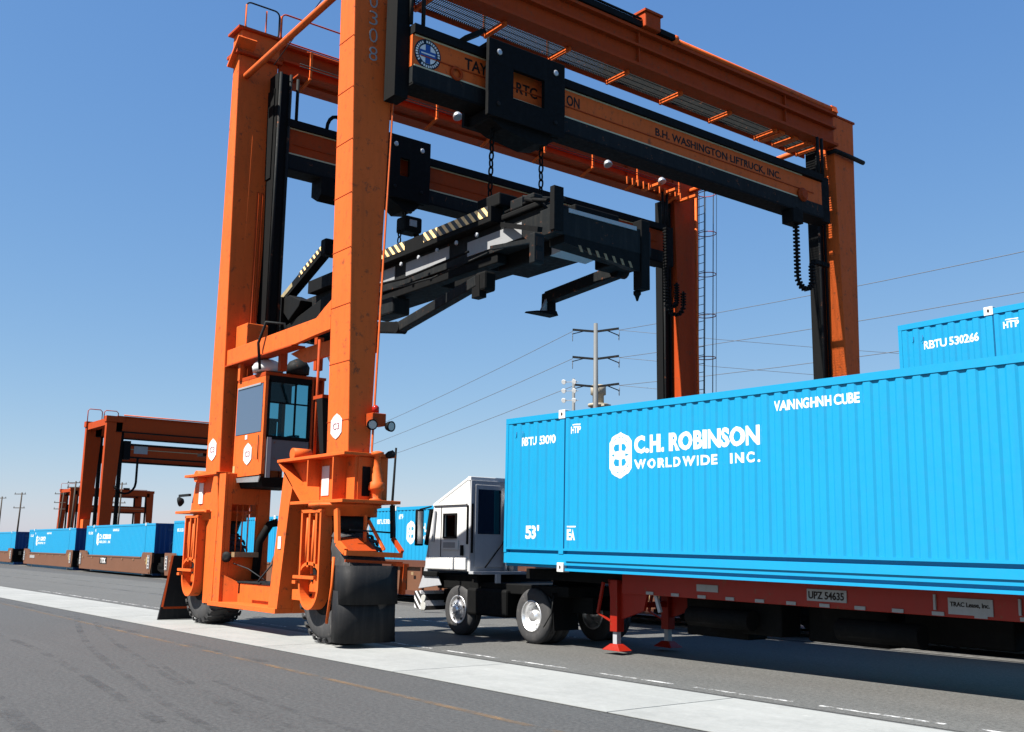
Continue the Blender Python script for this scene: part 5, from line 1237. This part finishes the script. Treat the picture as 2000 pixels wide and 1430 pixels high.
def wire(a, b, sag, label, n=14, r_=.03):
    A, B = Vector(a), Vector(b); P = []
    for i in range(n+1):
        t = i/n; p = A.lerp(B, t); p.z -= sag*4*t*(1-t); P.append(p)
    o = MB(A).tube(P, r_, 4).build('power_line', 'wire_pale'); tag(o, label, 'power line', 'power lines on the steel pole')
lv = ['top', 'middle', 'lowest']
for i, e_ in enumerate(ends):
    side = 'left' if i % 2 == 0 else 'right'
    far = Vector((-330, 130, 22.5-2.6*(i//2)+(.5 if side == 'right' else 0)))
    near_ = Vector((72, 66+(i % 2)*4, 27.5-3.0*(i//2)))
    if side == 'left': wire(e_, far, 3.0, 'thin power line falling leftwards from the %s arm of the steel pole' % lv[i//2], r_=.035)
    else:
        wire(e_, near_, 2.6, 'thin power line running right from the %s arm of the steel pole' % lv[i//2])
        wire(e_, Vector((20, 190, 22-2.6*(i//2))), 3.0, 'faint power line sloping down rightwards from the %s arm of the steel pole' % lv[i//2], r_=.025)
def wood_pole(x, y, h, label, arms, lean=0):
    r_ = thing('utility_pole', label, 'utility pole', (x, y, 0), 0, 'timber utility poles in the distance')
    MB().tube([(0, 0, 0), (lean, lean*.5, h)], .22, 8, r1=.14).build('pole', 'wood', r_)
    for z in arms:
        MB().beam((lean*z/h-1.15, -.9, h-z), (lean*z/h+1.15, .9, h-z), .14, .16).build('cross_arm', 'wood', r_)
        for q in (-1, 1): MB().tube([(q*1.0, q*.8, h-z), (q*1.0, q*.8, h-z+.35)], .06, 5).build('insulator', 'charcoal', r_)
wood_pole(-251.4, 56.4, 13, 'timber utility pole with two cross arms near the left edge of the picture', (.35, 3.4), .5)
wood_pole(-282, 59, 13.2, 'timber utility pole cut by the left edge of the picture', (.4,), .3)
wood_pole(-219.9, 68.3, 14.5, 'timber utility pole with two cross arms behind the farthest crane', (.35, 4.2), .4)
wood_pole(-218.7, 58.8, 14.2, 'timber utility pole rising just left of the taller distant crane', (.3, 1.2), .5)
wood_pole(-243.3, 62.8, 13, 'timber utility pole just left of the farthest crane', (.3, 2.2, 3.6), .9)
wood_pole(-299.5, 77.0, 9, 'short bare timber pole standing alone above the train', (), .3)
p_ = tag(MB((-83.3, 50.26, 0)).tube([(-83.3, 50.26, 0), (-82.9, 50.5, 11)], .15, 8, r1=.10).build('mast', 'black'), 'thin bare dark mast behind the train, left of the white truck', 'mast')
lm = thing('light_mast', 'grey mast with a cluster of white floodlights, left of the steel power pole', 'light mast', (-60.5, 52.7, 0))
MB().tube([(0, 0, 0), (0, 0, 15)], .16, 8, r1=.11).build('mast', 'pale_steel', lm)
for k, z in enumerate((14.75, 14.05, 13.3)):
    MB().beam((-.55, -.5, z), (.3, .25, z), .06, .06).build('lamp_arm', 'grey', lm)
    for q in (-.5, .1): MB().lathe((q, q*.9-.1, z), (.3, -1, -.35), [(-.2, .08), (-.1, .14), (.06, .20), (.08, .18)], 12).build('floodlight', 'white', lm)
st = thing('vent_stack', 'cream vent stack with a ring collar beside the steel power pole', 'vent stack', (-84.7, 77.4, 0))
MB().lathe((0, 0, 0), (0, 0, 1), [(0, .85), (17.6, .85)], 24).build('stack', 'cream', st)
MB().lathe((0, 0, 17.5), (0, 0, 1), [(0, .9), (.1, 1.15), (.35, 1.15), (.4, .8)], 24).build('collar', 'cream', st)
MB().lathe((0, 0, 17.9), (0, 0, 1), [(0, .62), (.9, .62), (1.0, .85), (2.0, .85), (2.1, .6)], 24).build('cap', 'cream', st)
MB().box(.75, 1.5, -.5, .5, 17.5, 17.7).build('platform', 'cream', st)
gt = thing('lattice_gantry', 'faint grey lattice frame standing beyond the train, left of the crane wheel', 'lattice frame', (-150, 60, 0))
for q in (0, 1.5, 3.0): MB().tube([(q*1.6, q*1.2, 0), (q*1.6, q*1.2, 9.2)], .07, 5).build('post', 'pale_steel', gt)
for z in (6.5, 7.8, 9.1): MB().beam((0, 0, z), (4.8, 3.6, z), .09, .1).build('rail', 'pale_steel', gt)
for q in (0, 1): MB().beam((q*2.4, q*1.8, 6.5), (q*2.4+2.4, q*1.8+1.8, 9.1), .06, .06).build('brace', 'pale_steel', gt)
